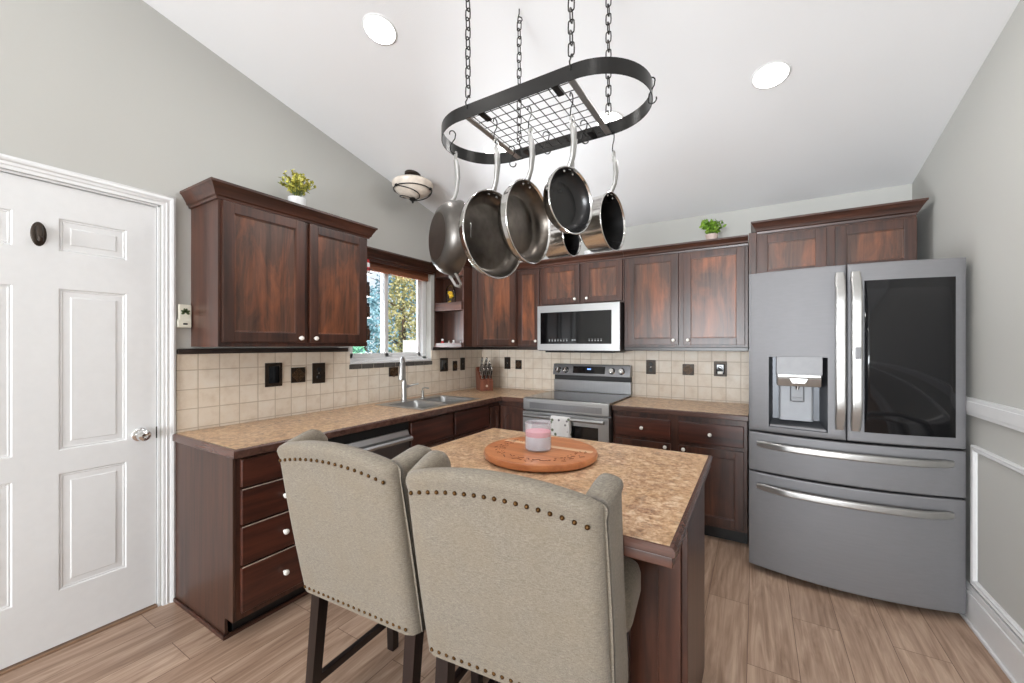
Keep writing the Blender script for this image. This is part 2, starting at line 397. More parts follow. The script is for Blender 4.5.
    def build(s, name, mat, parent=None, smooth=True, ang=38, loc=None, rotz=None, soft=False):
        if smooth:
            for f in s.bm.faces: f.smooth = True
            for e in s.bm.edges:
                if len(e.link_faces) == 2 and e.calc_face_angle() > R(ang): e.smooth = False
        me = bpy.data.meshes.new(name); s.bm.to_mesh(me); s.bm.free()
        me.materials.append(mat)
        o = bpy.data.objects.new(name, me); COL.objects.link(o)
        if smooth and not soft:
            wm = o.modifiers.new('weighted_normals', 'WEIGHTED_NORMAL'); wm.keep_sharp = True
        if parent is not None: o.parent = parent
        if loc is not None: o.location = loc
        if rotz is not None: o.rotation_euler = (0, 0, rotz)
        return o

def tag(o, label=None, cat=None, group=None, kind=None):
    for k, v in (('label', label), ('category', cat), ('group', group), ('kind', kind)):
        if v: o[k] = v
    return o
def thing(name, label, cat, loc=(0, 0, 0), rotz=0.0, group=None):
    o = bpy.data.objects.new(name, None); COL.objects.link(o); o.empty_display_size = 0.1
    o.location = loc; o.rotation_euler = (0, 0, rotz)
    return tag(o, label, cat, group)
def structure(name, mb, mat, **kw):
    return tag(mb.build(name, mat, **kw), kind='structure')
def kids(o): return [c for c in bpy.data.objects if c.parent == o]
def copy_tree(o, parent=None):
    c = o.copy(); COL.objects.link(c)
    if parent is not None: c.parent = parent
    for ch in kids(o): copy_tree(ch, c)
    return c
RX90 = Matrix.Rotation(R(90), 4, 'X')     # z -> -y
TR = Matrix.Translation
def aim_y(): return RX90

# ------------------------------------------------------------------ room shell
structure('floor', MB().box(-0.2, XR + 0.2, YF - 0.2, YB + 0.2, -0.12, 0), M['floor'], smooth=False)
T = 0.14
pc = [(YF - 0.2, ceil_z(YF - 0.2)), (RIDGE, ceil_z(RIDGE)), (YB + 0.2, ceil_z(YB + 0.2)), (YB + 0.2, ceil_z(YB + 0.2) + 0.15), (RIDGE, ceil_z(RIDGE) + 0.15), (YF - 0.2, ceil_z(YF - 0.2) + 0.15)]
structure('ceiling', MB().prism(pc, 'x', -0.2, XR + 0.2), M['ceiling'], smooth=False)
DY0, DY1, DZ = 0.03, 0.845, 2.075           # door opening
WY0, WY1, WZ0, WZ1 = 1.985, 2.885, 1.205, 2.06   # window opening
ZT = 2.40
wl = MB(); ys = [YF, DY0, DY1, WY0, WY1, YB + T]; zs = [0, WZ0, WZ1, DZ, ZT]
wl.slab(ys, zs, lambda i, j: not ((i == 1 and j <= 2) or (i == 3 and j == 1)), -T, 0, 'x')
gable = [(YF, ZT), (YB + T, ZT), (YB + T, ceil_z(YB + T)), (RIDGE, ceil_z(RIDGE)), (YF, ceil_z(YF))]
wl.prism(gable, 'x', -T, 0)
structure('wall_left', wl, M['wall'], smooth=False)
structure('wall_back', MB().box(0, XR, YB, YB + T, 0, ceil_z(YB)), M['wall'], smooth=False)
wr = MB(); wr.prism([(YF, 0), (YB + T, 0), (YB + T, ceil_z(YB + T)), (RIDGE, ceil_z(RIDGE)), (YF, ceil_z(YF))], 'x', XR, XR + T)
structure('wall_right', wr, M['wall'], smooth=False)
wf = MB(); wf.slab([0, 0.4, 3.3, XR], [0, 0.12, 2.2, ceil_z(YF)], lambda i, j: not (i == 1 and j == 1), YF - T, YF, 'y')
structure('wall_front', wf, M['wall'], smooth=False)
# frames of the made-up patio opening behind the camera
pf = MB()
for x in (0.4, 1.34, 2.29, 3.24): pf.box(x, x + 0.06, YF - 0.1, YF - 0.04, 0.12, 2.2, 0.004)
pf.box(0.4, 3.3, YF - 0.1, YF - 0.04, 2.14, 2.2, 0.004); pf.box(0.4, 3.3, YF - 0.1, YF - 0.04, 0.12, 0.18, 0.004)
structure('window_2', pf, M['white'])

# right wall: baseboard, chair rail, picture-frame moulding
def profbox(mb, x0, x1, y0, y1, z0, z1): mb.box(x0, x1, y0, y1, z0, z1, 0.004)
bb = MB(); bb.box(XR - 0.016, XR, YF, YB, 0, 0.15, 0.003); bb.box(XR - 0.011, XR, YF, YB, 0.15, 0.185, 0.005); bb.box(XR - 0.026, XR - 0.014, YF, YB, 0, 0.018, 0.004)
structure('baseboard_right', bb, M['white'])
cr = MB(); cr.box(XR - 0.018, XR, YF, YB, 1.012, 1.098, 0.004); cr.box(XR - 0.022, XR - 0.016, YF, YB, 1.03, 1.08, 0.002)
structure('trim_1', cr, M['white'])
def frame_mould(y0, y1, z0, z1):
    m = MB(); prof = [(0, 0), (0.0, 0.012), (-0.006, 0.016), (-0.014, 0.012), (-0.022, 0.014), (-0.03, 0.006), (-0.03, 0)]
    # sweep in local xy, then stand it on the wall
    m.sweep([(y0, z0), (y1, z0), (y1, z1), (y0, z1)], [(o, h) for o, h in prof], closed=True,
            mat=Matrix(((0, 0, -1, XR), (1, 0, 0, 0), (0, 1, 0, 0), (0, 0, 0, 1))))
    return m
structure('trim_2', frame_mould(0.55, 2.82, 0.2, 0.872), M['white'])
structure('trim_3', frame_mould(-1.9, 0.35, 0.2, 0.872), M['white'])

# door casing, jamb and six-panel door in the left wall
cs = MB()
cprof = [(0, 0), (0, 0.009), (0.006, 0.012), (0.014, 0.011), (0.018, 0.015), (0.03, 0.013), (0.036, 0.019), (0.046, 0.021), (0.05, 0.017), (0.055, 0.016), (0.055, 0.0)]
# path runs up the left jamb, across and down the right jamb; outward = away from the opening
def casing(y0, y1, z1):
    m = MB(); A = Matrix(((0, 0, 1, 0), (1, 0, 0, 0), (0, 1, 0, 0), (0, 0, 0, 1)))
    m.sweep([(y1, 0.0), (y1, z1), (y0, z1), (y0, 0.0)], [(o, h) for o, h in cprof], mat=A)
    return m
structure('trim_4', casing(DY0 + 0.004, DY1 + 0.006, DZ), M['white'])
jm = MB(); jm.box(-T, -0.001, DY1 - 0.008, DY1 - 0.0005, 0, DZ - 0.002); jm.box(-T, -0.001, DY0 + 0.0005, DY0 + 0.008, 0, DZ - 0.002); jm.box(-T, -0.001, DY0, DY1, DZ - 0.010, DZ - 0.001)
structure('trim_5', jm, M['white'], smooth=False)
th = MB().box(-T, 0.0, DY0 + 0.01, DY1 - 0.01, 0, 0.010, 0.002)
structure('trim_6', th, plain('door_threshold', (150, 120, 96), 0.5))
door = tag(thing('door_1', 'white six-panel interior door with a round chrome knob', 'door'), kind='structure')
def six_panel():
    m = MB(); y0, y1 = DY0 + 0.011, DY1 - 0.011; z0, z1 = 0.018, DZ - 0.013
    cols = [(0.150, 0.362), (0.489, 0.720)]
    rows = [(0.255, 0.78), (0.88, 1.605), (1.765, 1.918)]
    us = [y0, cols[0][0], cols[0][1], cols[1][0], cols[1][1], y1]
    vs = [z0] + [v for r in rows for v in r] + [z1]
    m.slab(us, vs, lambda i, j: not (i in (1, 3) and j in (1, 3, 5)), -0.045, -0.012, 'x')
    for (a, c) in cols:
        for (e, f) in rows:
            def ring(t):
                # nested rounded steps: sticking slopes in, flat, raised field slopes back up
                ins, x = t
                return [(x, a + ins, e + ins), (x, c - ins, e + ins), (x, c - ins, f - ins), (x, a + ins, f - ins)]
            st = [(0, -0.012), (0.003, -0.0125), (0.008, -0.018), (0.012, -0.016), (0.016, -0.0185), (0.038, -0.0175), (0.042, -0.0145), (0.046, -0.0145)]
            bmm = bmesh.new(); rings = [[bmm.verts.new(p) for p in ring(t)] for t in st]
            for p, q in zip(rings[:-1], rings[1:]):
                for k in range(4): bmm.faces.new((p[k], p[(k + 1) % 4], q[(k + 1) % 4], q[k]))
            bmm.faces.new(rings[-1]); bmesh.ops.recalc_face_normals(bmm, faces=bmm.faces[:])
            for fc in bmm.faces:
                if fc.normal.x < 0: fc.normal_flip()
            m._merge(bmm)
    return m
six_panel().build('door_panel', M['white'], door, ang=12, soft=True)
kn = MB(); K = TR((-0.012, 0.768, 0.902)) @ Matrix.Rotation(R(90), 4, 'Y')
kn.lathe([(0, 0.0), (0.033, 0.0), (0.033, 0.006), (0.028, 0.011), (0.013, 0.013), (0.011, 0.028), (0.02, 0.034), (0.028, 0.044), (0.0285, 0.056), (0.024, 0.066), (0.012, 0.071), (0.006, 0.069), (0, 0.069)], 32, K)
kn.build('door_knob', M['chrome'], door)
MB().box(-0.03, -0.0115, DY1 - 0.014, DY1 - 0.006, 0.87, 0.93, 0.001).build('latch_plate', M['iron'], door)
hk = thing('adhesive_hook', 'small dark oval hook stuck on the upper part of the white door', 'hook', (-0.0118, 0.432, 1.831))
h = MB(); h.lathe([(0, 0.006), (0.012, 0.0065), (0.021, 0.004), (0.024, 0)], 24, Matrix.Diagonal((1, 1, 2.2, 1)) @ Matrix.Rotation(R(90), 4, 'Y')); h.build('back_plate', M['bronze'], hk)
h = MB(); h.tube([(0.004, 0, 0.03), (0.016, 0, 0.012), (0.024, 0, -0.012), (0.026, 0, -0.028), (0.038, 0, -0.032), (0.046, 0, -0.018)], [0.012, 0.011, 0.010, 0.009, 0.009, 0.007], 10); h.build('prong', M['bronze'], hk)

# window in the left wall
wf_ = thing('window_1', 'white sliding window above the sink', 'window'); tag(wf_, kind='structure')
fr = MB(); x0, x1 = -0.125, -0.06
fr.box(x0, x1, WY0, WY0 + 0.045, WZ0, WZ1, 0.004); fr.box(x0, x1, WY1 - 0.045, WY1, WZ0, WZ1, 0.004)
fr.box(x0, x1, WY0, WY1, WZ0, WZ0 + 0.045, 0.004); fr.box(x0, x1, WY0, WY1, WZ1 - 0.045, WZ1, 0.004)
fr.build('window_frame', M['white'], wf_)
for (ya, yb, xx) in ((WY0 + 0.045, 2.425, -0.085), (2.375, WY1 - 0.045, -0.108)):
    sh = MB(); w = 0.036
    za, zb = WZ0 + 0.045, WZ1 - 0.045
    sh.box(xx, xx + 0.02, ya, ya + w, za, zb, 0.003); sh.box(xx, xx + 0.02, yb - w, yb, za, zb, 0.003)
    sh.box(xx, xx + 0.02, ya, yb, za, za + w, 0.003); sh.box(xx, xx + 0.02, ya, yb, zb - w, zb, 0.003)
    so = sh.build('sash', M['white'], wf_)
    MB().box(xx + 0.008, xx + 0.012, ya + w, yb - w, za + w, zb - w).build('pane', M['clear'], so, smooth=False)
MB().box(-0.06, 0.012, WY0 + 0.002, WY1 - 0.002, WZ0 + 0.0005, WZ0 + 0.02, 0.004).build('window_sill', M['white'], wf_)

# tiled backsplash and its dark liner
bs = MB(); bs.slab([0.9125, WY0, WY1, YB], [0.885, WZ0 - 0.002, 1.302], lambda i, j: not (i == 1 and j == 1), 0, 0.008, 'x')
structure('trim_7', bs, M['tile_l'], smooth=False)
structure('trim_8', MB().box(0.008, 2.60, YB - 0.008, YB, 0.885, 1.302), M['tile_b'], smooth=False)
ln = MB(); ln.box(0, 0.018, 0.9125, WY0 - 0.02, 1.302, 1.332, 0.006); ln.box(0.0, 0.018, WY1 + 0.02, YB, 1.302, 1.332, 0.006)
ln.box(0.008, 2.6, YB - 0.018, YB, 1.302, 1.332, 0.006); structure('trim_9', ln, M['liner'])
ln = MB()
for k in range(8): ln.box(0.0085, 0.014, WY0 - 0.008 + k * 0.115, WY0 + 0.102 + k * 0.115, 1.168, 1.203, 0.002)
structure('trim_10', ln, plain('slate_sill_tile', (84, 80, 76), 0.35, var=0.2, scale=14))

# ------------------------------------------------------------------ cabinets
CROWN = lambda z0, z1, out: [(0.0, z0), (0.010, z0), (0.012, z0 + 0.012), (0.020, z0 + 0.018), (0.024, z0 + 0.03), (0.030, z0 + 0.5 * (z1 - z0)), (out - 0.006, z1 - 0.016), (out, z1 - 0.012), (out, z1), (0.0, z1)]
def knob(parent, x, y, z, r=0.0135):
    m = MB(); m.lathe([(0, 0), (0.006, 0), (0.0055, 0.012), (r * 0.9, 0.015), (r, 0.021), (r * 0.85, 0.027), (r * 0.4, 0.030), (0, 0.0305)], 20, TR((x, y, z)) @ RX90)
    return m.build('knob', M['knob'], parent)
def shaker(parent, x0, x1, z0, z1, kx=None, kz=None, y=0.0, arch=False, panel=None, fw=0.055):
    t = 0.02; m = MB()
    m.box(x0, x0 + fw, y - t, y, z0, z1, 0.003); m.box(x1 - fw, x1, y - t, y, z0, z1, 0.003)
    m.box(x0 + fw - 0.001, x1 - fw + 0.001, y - t, y, z0, z0 + fw, 0.003)
    if arch:
        n = 12; w = x1 - x0 - 2 * fw; pts = [(x0 + fw - 0.001, z1), (x0 + fw - 0.001, z1 - fw - 0.05)]
        pts += [(x0 + fw + w * k / n, z1 - fw - 0.05 + 0.05 * math.sin(math.pi * k / n) ** 0.8) for k in range(1, n)]
        pts += [(x1 - fw + 0.001, z1 - fw - 0.05), (x1 - fw + 0.001, z1)]
        m.prism(pts, 'y', y - t + 0.001, y)
    else: m.box(x0 + fw - 0.001, x1 - fw + 0.001, y - t, y, z1 - fw, z1, 0.003)
    d = m.build('door', M['wv'], parent)
    p = MB()
    # bead then sunken flat
    p.box(x0 + fw - 0.004, x1 - fw + 0.004, y - 0.010, y - 0.004, z0 + fw - 0.004, z1 - fw + 0.004)
    for (a, b_, c, e) in ((x0 + fw - 0.002, x0 + fw + 0.006, z0 + fw, z1 - fw), (x1 - fw - 0.006, x1 - fw + 0.002, z0 + fw, z1 - fw)):
        p.box(a, b_, y - 0.0145, y - 0.008, c, e, 0.002)
    p.box(x0 + fw, x1 - fw, y - 0.0145, y - 0.008, z0 + fw - 0.002, z0 + fw + 0.006, 0.002)
    if not arch: p.box(x0 + fw, x1 - fw, y - 0.0145, y - 0.008, z1 - fw - 0.006, z1 - fw + 0.002, 0.002)
    p.build('panel', panel or M['wp'], d)
    if kx is not None: knob(d, kx, y - t, kz)
    return d
def drawer(parent, x0, x1, z0, z1, y=0.0, pale_edge=False, kx=None, k=True, name='drawer'):
    m = MB(); m.box(x0, x1, y - 0.02, y, z0, z1, 0.005, 3)
    d = m.build(name, M['wph'], parent)
    if pale_edge: MB().box(x0 + 0.004, x1 - 0.004, y - 0.0185, y - 0.0145, z1 - 0.001, z1 + 0.0015, 0.0006).build('worn_edge_highlight', M['pale_edge'], d)  # pale strip paints the highlight along the worn top edge
    if k: knob(d, kx if kx is not None else (x0 + x1) / 2, y - 0.02, (z0 + z1) / 2)
    return d
def carcass(x0, x1, D_, z0, z1, parent, mat=None, stiles=()):
    m = MB(); m.box(x0, x1, 0.0, D_, z0, z1, 0.002)
    return m.build('body', mat or M['wv'], parent)
def crown_part(parent, path, z0, z1, out=0.05):
    return MB().sweep(path, CROWN(z0, z1, out)).build('crown_moulding', M['wh'], parent, ang=30)

L90 = R(90)
# left wall cabinet: local x runs along +Y, local y into the wall (-X)
c = thing('wall_cabinet', 'dark brown two-door wall cabinet on the left wall beside the white door', 'cabinet', (0.31, 0.978, 0), L90)
W_ = 1.897 - 0.978
carcass(0, W_, 0.309, 1.342, 2.13, c)
shaker(c, 0.014, 0.450, 1.366, 2.088, 0.418, 1.392); shaker(c, 0.482, 0.893, 1.366, 2.088, 0.512, 1.392)
crown_part(c, [(0, 0.309), (0, 0), (W_, 0), (W_, 0.309)], 2.092, 2.175, 0.05)

# back wall cabinets: local x = X, y into the wall (+Y). face at y = 3.40
YC = 3.40; DC = YB - YC - 0.019; Z0C = 1.336; ZC = 2.085
def back_cab(name, label, x0, x1, zb=Z0C, ztop=2.10):
    t = thing(name, label, 'cabinet', (0, YC, 0))
    carcass(x0, x1, DC, zb, ztop, t)
    return t
# open end shelf and diagonal corner cabinet
cc = thing('corner_wall_cabinet', 'diagonal dark wood wall cabinet in the corner right of the open shelves', 'cabinet', (0, 0, 0))
pl = [(0.02, 3.06), (0.355, 3.06), (0.372, 3.085), (0.645, 3.395), (0.645, YB - 0.02), (0.02, YB - 0.02)]
MB().prism(pl, 'z', Z0C, 2.09, 0.002).build('body', M['wv'], cc)
ddir = math.atan2(3.395 - 3.085, 0.645 - 0.372); dl = math.hypot(3.395 - 3.085, 0.645 - 0.372)
dp = bpy.data.objects.new('door_front', None)
def diag(m): return m
fx = Matrix.Translation((0.372, 3.085, 0)) @ Matrix.Rotation(ddir, 4, 'Z')
dd = shaker(cc, 0.02, dl - 0.02, 1.352, 2.07, dl - 0.05, 1.39)
for o in [dd] + kids(dd): o.data.transform(fx)
bpy.data.objects.remove(dp)
crown_part(cc, [(0.372, 3.085), (0.645, 3.395)], 2.075, 2.142, 0.045)
s_ = thing('open_corner_shelf', 'open dark wood shelf unit between the window and the corner cabinet', 'shelf', (0, 0, 0))
bx = MB(); bx.box(0.002, 0.014, 2.93, 3.056, Z0C, 2.09, 0.002); bx.box(0.343, 0.357, 2.93, 3.056, Z0C, 2.09, 0.002); bx.box(0.012, 0.345, 3.044, 3.056, Z0C, 2.09); bx.box(0.012, 0.345, 2.93, 3.05, 1.995, 2.09, 0.002)
bx.build('body', M['wv'], s_)
MB().box(0.0145, 0.3425, 2.925, 3.043, 1.675, 1.69, 0.001).box(0.0145, 0.3425, 2.918, 2.931, 1.675, 1.752, 0.002).build('shelf', M['wh'], s_)
MB().box(0.0145, 0.3425, 2.925, 3.043, Z0C, Z0C + 0.016, 0.001).box(0.0145, 0.3425, 2.918, 2.931, Z0C - 0.005, 1.372, 0.002).build('shelf', M['wh'], s_)
crown_part(s_, [(0.0, 2.93), (0.357, 2.93), (0.357, 3.04)], 2.075, 2.142, 0.045)
n_ = back_cab('wall_cabinet', 'narrow single-door wall cabinet left of the microwave', 0.648, 0.910)
shaker(n_, 0.668, 0.893, 1.352, 2.07, 0.868, 1.39, fw=0.045); crown_part(n_, [(0.648, 0), (0.910, 0)], 2.075, 2.142, 0.05)
mcab = back_cab('wall_cabinet', 'short two-door wall cabinet directly above the microwave', 0.912, 1.690, 1.712)
shaker(mcab, 0.926, 1.299, 1.727, 2.07, 1.262, 1.762, fw=0.05); shaker(mcab, 1.336, 1.678, 1.727, 2.07, 1.372, 1.762, fw=0.05); crown_part(mcab, [(0.912, 0), (1.690, 0)], 2.075, 2.142, 0.05)
rc = back_cab('wall_cabinet', 'tall two-door wall cabinet between the microwave and the refrigerator', 1.692, 2.588)
shaker(rc, 1.722, 2.117, 1.352, 2.07, 2.083, 1.39); shaker(rc, 2.153, 2.568, 1.352, 2.07, 2.190, 1.39); crown_part(rc, [(1.692, 0), (2.588, 0)], 2.075, 2.142, 0.05)
for t, x0, x1 in ((n_, 0.648, 0.910), (rc, 1.692, 2.588)):
    MB().box(x0, x1, 0.002, 0.02, Z0C - 0.03, Z0C, 0.003).build('light_rail', M['liner'], t)
fc = thing('fridge_top_cabinet', 'two-door cabinet above the grey refrigerator', 'cabinet', (0, 3.35, 0))
carcass(2.640, 3.462, YB - 3.352, 1.81, 2.15, fc)
MB().box(2.592, 2.6395, 0.0, YB - 3.352, 1.81, 2.15, 0.002).build('filler_stile', M['wv'], fc)
shaker(fc, 2.648, 3.030, 1.82, 2.118, fw=0.058); shaker(fc, 3.075, 3.460, 1.82, 2.118, fw=0.058)
crown_part(fc, [(2.655, 0.37), (2.655, 0), (3.452, 0), (3.452, 0.37)], 2.135, 2.217, 0.05)
# valance with crown over the window
v = thing('window_valance', 'dark wood valance board with moulding above the window', 'valance', (0.012, 1.955, 0), L90)
MB().box(0, 0.96, 0.0, 0.0115, 2.02, 2.075, 0.002).build('board', M['wh'], v)
MB().sweep([(0, 0), (0.96, 0)], CROWN(2.035, 2.118, 0.055)).build('crown_moulding', M['wh'], v, ang=30)
wb = thing('woven_window_shade', 'raised reddish brown woven shade at the top of the window', 'shade', (-0.032, 1.99, 0), L90)
b = MB()
for k in range(9):
    b.box(0.004, 0.886, -0.006 - 0.002 * (k % 3), 0.02 + 0.001 * (k % 2), 1.972 + k * 0.006, 1.9775 + k * 0.006, 0.001, 1)
b.build('stacked_slats', M['blind'], wb)
MB().box(0.004, 0.886, -0.004, 0.03, 2.026, 2.055, 0.002).build('head_rail', M['blind'], wb)
MB().box(0.004, 0.886, -0.010, 0.012, 1.955, 1.971, 0.003).build('bottom_rail', M['blind'], wb)

# base cabinets on the left wall (face at x = 0.63)
XB = 0.62; DB = XB - 0.004
def base_left(name, label, y0, y1, **kw):
    t = thing(name, label, 'cabinet', (XB, 0, 0), L90)
    MB().box(y0, y1, 0, DB, 0.095, 0.842, 0.002).build('body', M['wv'], t)
    MB().box(y0 + kw.get('lt', 0), y1, 0.07, DB, 0.0, 0.0945, 0.002).build('toe_kick', M['black'], t)
    return t
db = base_left('base_cabinet', 'four-drawer base cabinet at the near end of the left counter', 0.918, 1.366, lt=0.02)
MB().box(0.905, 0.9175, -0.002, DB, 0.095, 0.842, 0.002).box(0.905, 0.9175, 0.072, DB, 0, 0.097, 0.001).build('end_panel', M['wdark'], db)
MB().box(0.893, 0.9045, 0.06, DB, 0, 0.02, 0.004).box(0.893, 1.366, 0.058, 0.0695, 0, 0.02, 0.004).build('shoe_moulding', M['wh'], db)
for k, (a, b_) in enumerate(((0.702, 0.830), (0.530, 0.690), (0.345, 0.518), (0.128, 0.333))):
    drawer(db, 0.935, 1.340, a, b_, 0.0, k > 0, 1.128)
sb = thing('sink_base_cabinet', 'base cabinet under the sink with two false drawer fronts', 'cabinet', (XB, 0, 0), L90)
m = MB(); m.box(1.984, 2.945, 0, DB, 0.095, 0.66, 0.002); m.box(1.984, 2.945, 0, 0.02, 0.655, 0.842, 0.002); m.box(1.984, 2.0, 0.018, DB, 0.655, 0.842); m.box(2.929, 2.945, 0.018, DB, 0.655, 0.842)
m.build('body', M['wv'], sb)
MB().box(1.984, 2.945, 0.07, DB, 0.0, 0.0945, 0.002).build('toe_kick', M['black'], sb)
drawer(sb, 1.995, 2.437, 0.65, 0.824, k=False, name='false_front'); drawer(sb, 2.462, 2.925, 0.65, 0.824, k=False, name='false_front')
shaker(sb, 1.995, 2.437, 0.115, 0.628, 2.407, 0.597, panel=M['wv']); shaker(sb, 2.462, 2.925, 0.115, 0.628, 2.492, 0.597, panel=M['wv'])
co = thing('corner_base_cabinet', 'corner base cabinet with two arched-panel doors left of the range', 'cabinet', (0, 0, 0))
YBC = 3.12
MB().prism([(0.004, 2.947), (XB, 2.947), (XB, YBC), (0.912, YBC), (0.912, YB - 0.012), (0.004, YB - 0.012)], 'z', 0.095, 0.842, 0.002).build('body', M['wv'], co)
MB().prism([(0.004, 2.947), (XB - 0.07, 2.947), (XB - 0.07, YBC + 0.07), (0.912, YBC + 0.07), (0.912, YB - 0.012), (0.004, YB - 0.012)], 'z', 0.0, 0.0945).build('toe_kick', M['black'], co)
d1 = shaker(co, 2.957, YBC - 0.024, 0.115, 0.80, arch=True, panel=M['wv'], fw=0.04)
for o in [d1] + kids(d1): o.data.transform(TR((XB, 0, 0)) @ Matrix.Rotation(L90, 4, 'Z'))
d2 = shaker(co, XB + 0.028, 0.895, 0.115, 0.80, arch=True, panel=M['wv'], fw=0.05)
for o in [d2] + kids(d2): o.data.transform(TR((0, YBC, 0)))
rb = thing('base_cabinet', 'base cabinet with two drawers and two doors right of the range', 'cabinet', (0, YBC, 0))
MB().box(1.682, 2.588, 0, YB - YBC - 0.012, 0.095, 0.842, 0.002).build('body', M['wv'], rb)
MB().box(1.682, 2.588, 0.06, YB - YBC - 0.012, 0, 0.0945).build('toe_kick', M['black'], rb)
drawer(rb, 1.704, 2.108, 0.662, 0.806); drawer(rb, 2.162, 2.568, 0.662, 0.806)
shaker(rb, 1.704, 2.108, 0.115, 0.636, 2.072, 0.612, panel=M['wv']); shaker(rb, 2.162, 2.568, 0.115, 0.636, 2.196, 0.612, panel=M['wv'])

# dishwasher
dw = thing('dishwasher', 'stainless dishwasher between the drawer cabinet and the sink cabinet', 'dishwasher', (XB, 0, 0), L90)
MB().box(1.372, 1.978, 0.005, DB, 0.1, 0.84, 0.003).build('body', M['black'], dw)
MB().box(1.374, 1.976, -0.022, 0.004, 0.13, 0.705, 0.006, 3).build('door', M['steelz'], dw)
MB().box(1.374, 1.976, -0.012, 0.004, 0.785, 0.836, 0.003).build('control_strip', M['black'], dw)
b = MB(); b.prism([(-0.022, 0.708), (-0.055, 0.716), (-0.06, 0.73), (-0.05, 0.742), (-0.022, 0.75), (-0.006, 0.782), (0.004, 0.782), (0.004, 0.708)], 'x', 1.376, 1.974, 0.003); b.build('pocket_handle', M['steel'], dw)
MB().box(1.374, 1.976, 0.075, 0.2, 0.0, 0.098).build('toe_panel', M['black'], dw)

# countertops
def edge_prof(z1, z0, out): return [(0, z0), (out - 0.002, z0), (out, z0 + 0.003), (out, z1 - 0.007), (out - 0.006, z1 - 0.001), (0, z1 - 0.001)]
SK = (0.115, 0.575, 2.155, 2.855)      # sink cut-out
ct = thing('countertop', 'L-shaped speckled tan laminate countertop running under the window', 'countertop', (0, 0, 0))
us = [0.009, SK[0], SK[1], 0.65, 0.914]; vs = [0.892 + 0.014, SK[2], SK[3], 3.11, YB - 0.009]
MB().slab(us, vs, lambda i, j: not (i == 1 and j == 1) and not (i == 3 and j < 3), 0.846, 0.885).build('top', M['lam'], ct, smooth=False)
MB().sweep([(0.009, 0.906), (0.65, 0.906), (0.65, 3.11), (0.914, 3.11)], edge_prof(0.885, 0.846, 0.016)).build('edge_band', M['edge'], ct, ang=20)
c2 = thing('countertop', 'short speckled tan laminate countertop between range and refrigerator', 'countertop', (0, 0, 0))
MB().box(1.682, 2.592, 3.11, YB - 0.009, 0.846, 0.885).build('top', M['lam'], c2, smooth=False)
MB().sweep([(1.682, 3.11), (2.592, 3.11)], edge_prof(0.885, 0.846, 0.016)).build('edge_band', M['edge'], c2, ang=20)

# sink
def rrect(cx, cy, hx, hy, r, n=6):
    o = []
    for qx, qy, a0 in ((1, 1, 0), (-1, 1, 90), (-1, -1, 180), (1, -1, 270)):
        for k in range(n + 1):
            a = R(a0 + 90 * k / n); o.append((cx + qx * (hx - r) + r * math.cos(a), cy + qy * (hy - r) + r * math.sin(a)))
    return o
def loft(m, loops, cap_last=True):
    b = bmesh.new(); rs = [[b.verts.new(p) for p in l] for l in loops]; n = len(rs[0])
    for p, q in zip(rs[:-1], rs[1:]):
        for k in range(n): b.faces.new((p[k], p[(k + 1) % n], q[(k + 1) % n], q[k]))
    if cap_last: b.faces.new(rs[-1])
    bmesh.ops.recalc_face_normals(b, faces=b.faces[:]); m._merge(b)
sk = thing('kitchen_sink', 'double-bowl stainless sink set in the counter under the window', 'sink', (0, 0, 0))
m = MB(); cy = [(2.185, 2.49), (2.525, 2.83)]
m.slab([0.1, 0.19, 0.56, 0.595], [2.14, cy[0][0], cy[0][1], cy[1][0], cy[1][1], 2.875], lambda i, j: not (i == 1 and j in (1, 3)), 0.8856, 0.8885)
m.build('rim', M['steel'], sk, smooth=False)
for a, b_ in cy:
    m = MB(); cx, hx, cyy, hy = 0.375, 0.185, (a + b_) / 2, (b_ - a) / 2
    L = [[(x, y, z) for x, y in rrect(cx, cyy, hx - i, hy - i, rr)] for i, z, rr in ((0, 0.8885, 0.03), (0.004, 0.882, 0.035), (0.008, 0.86, 0.04), (0.02, 0.72, 0.05), (0.035, 0.70, 0.06), (0.1, 0.695, 0.04))]
    loft(m, L); o = m.build('bowl', M['steel'], sk)
    MB().lathe([(0.045, 0.6965), (0.04, 0.699), (0.02, 0.697), (0, 0.697)], 24, TR((cx, cyy, 0))).build('drain', M['satin'], o)
fa = thing('faucet', 'tall satin nickel pull-down faucet behind the sink', 'faucet', (0.148, 2.40, 0.8885))
m = MB(); m.lathe([(0, 0), (0.027, 0), (0.027, 0.006), (0.022, 0.012), (0.021, 0.05), (0.021, 0.15), (0.017, 0.17), (0.014, 0.19)], 24)
m.tube([(0, 0, 0.18), (0, 0, 0.26), (0.006, -0.008, 0.31), (0.024, -0.030, 0.345), (0.052, -0.064, 0.358), (0.078, -0.096, 0.342), (0.092, -0.114, 0.305)], 0.0135, 12)
m.build('spout', M['satin'], fa)
MB().tube([(0.091, -0.113, 0.315), (0.094, -0.117, 0.27), (0.096, -0.120, 0.20), (0.096, -0.120, 0.185)], [0.017, 0.021, 0.026, 0.022], 14).build('spray_head', M['satin'], fa)
MB().tube([(0, 0.018, 0.115), (0.0, 0.045, 0.118)], 0.013, 12).tube([(0, 0.04, 0.118), (0.02, 0.08, 0.128), (0.04, 0.125, 0.135)], [0.009, 0.007, 0.0065], 10).build('lever', M['satin'], fa)
sd = thing('soap_dispenser', 'small nickel soap dispenser right of the faucet', 'dispenser', (0.148, 2.62, 0.8885))
MB().lathe([(0, 0), (0.02, 0), (0.02, 0.005), (0.012, 0.012), (0.011, 0.05), (0.013, 0.055), (0.013, 0.065), (0, 0.067)], 20).build('body', M['satin'], sd)
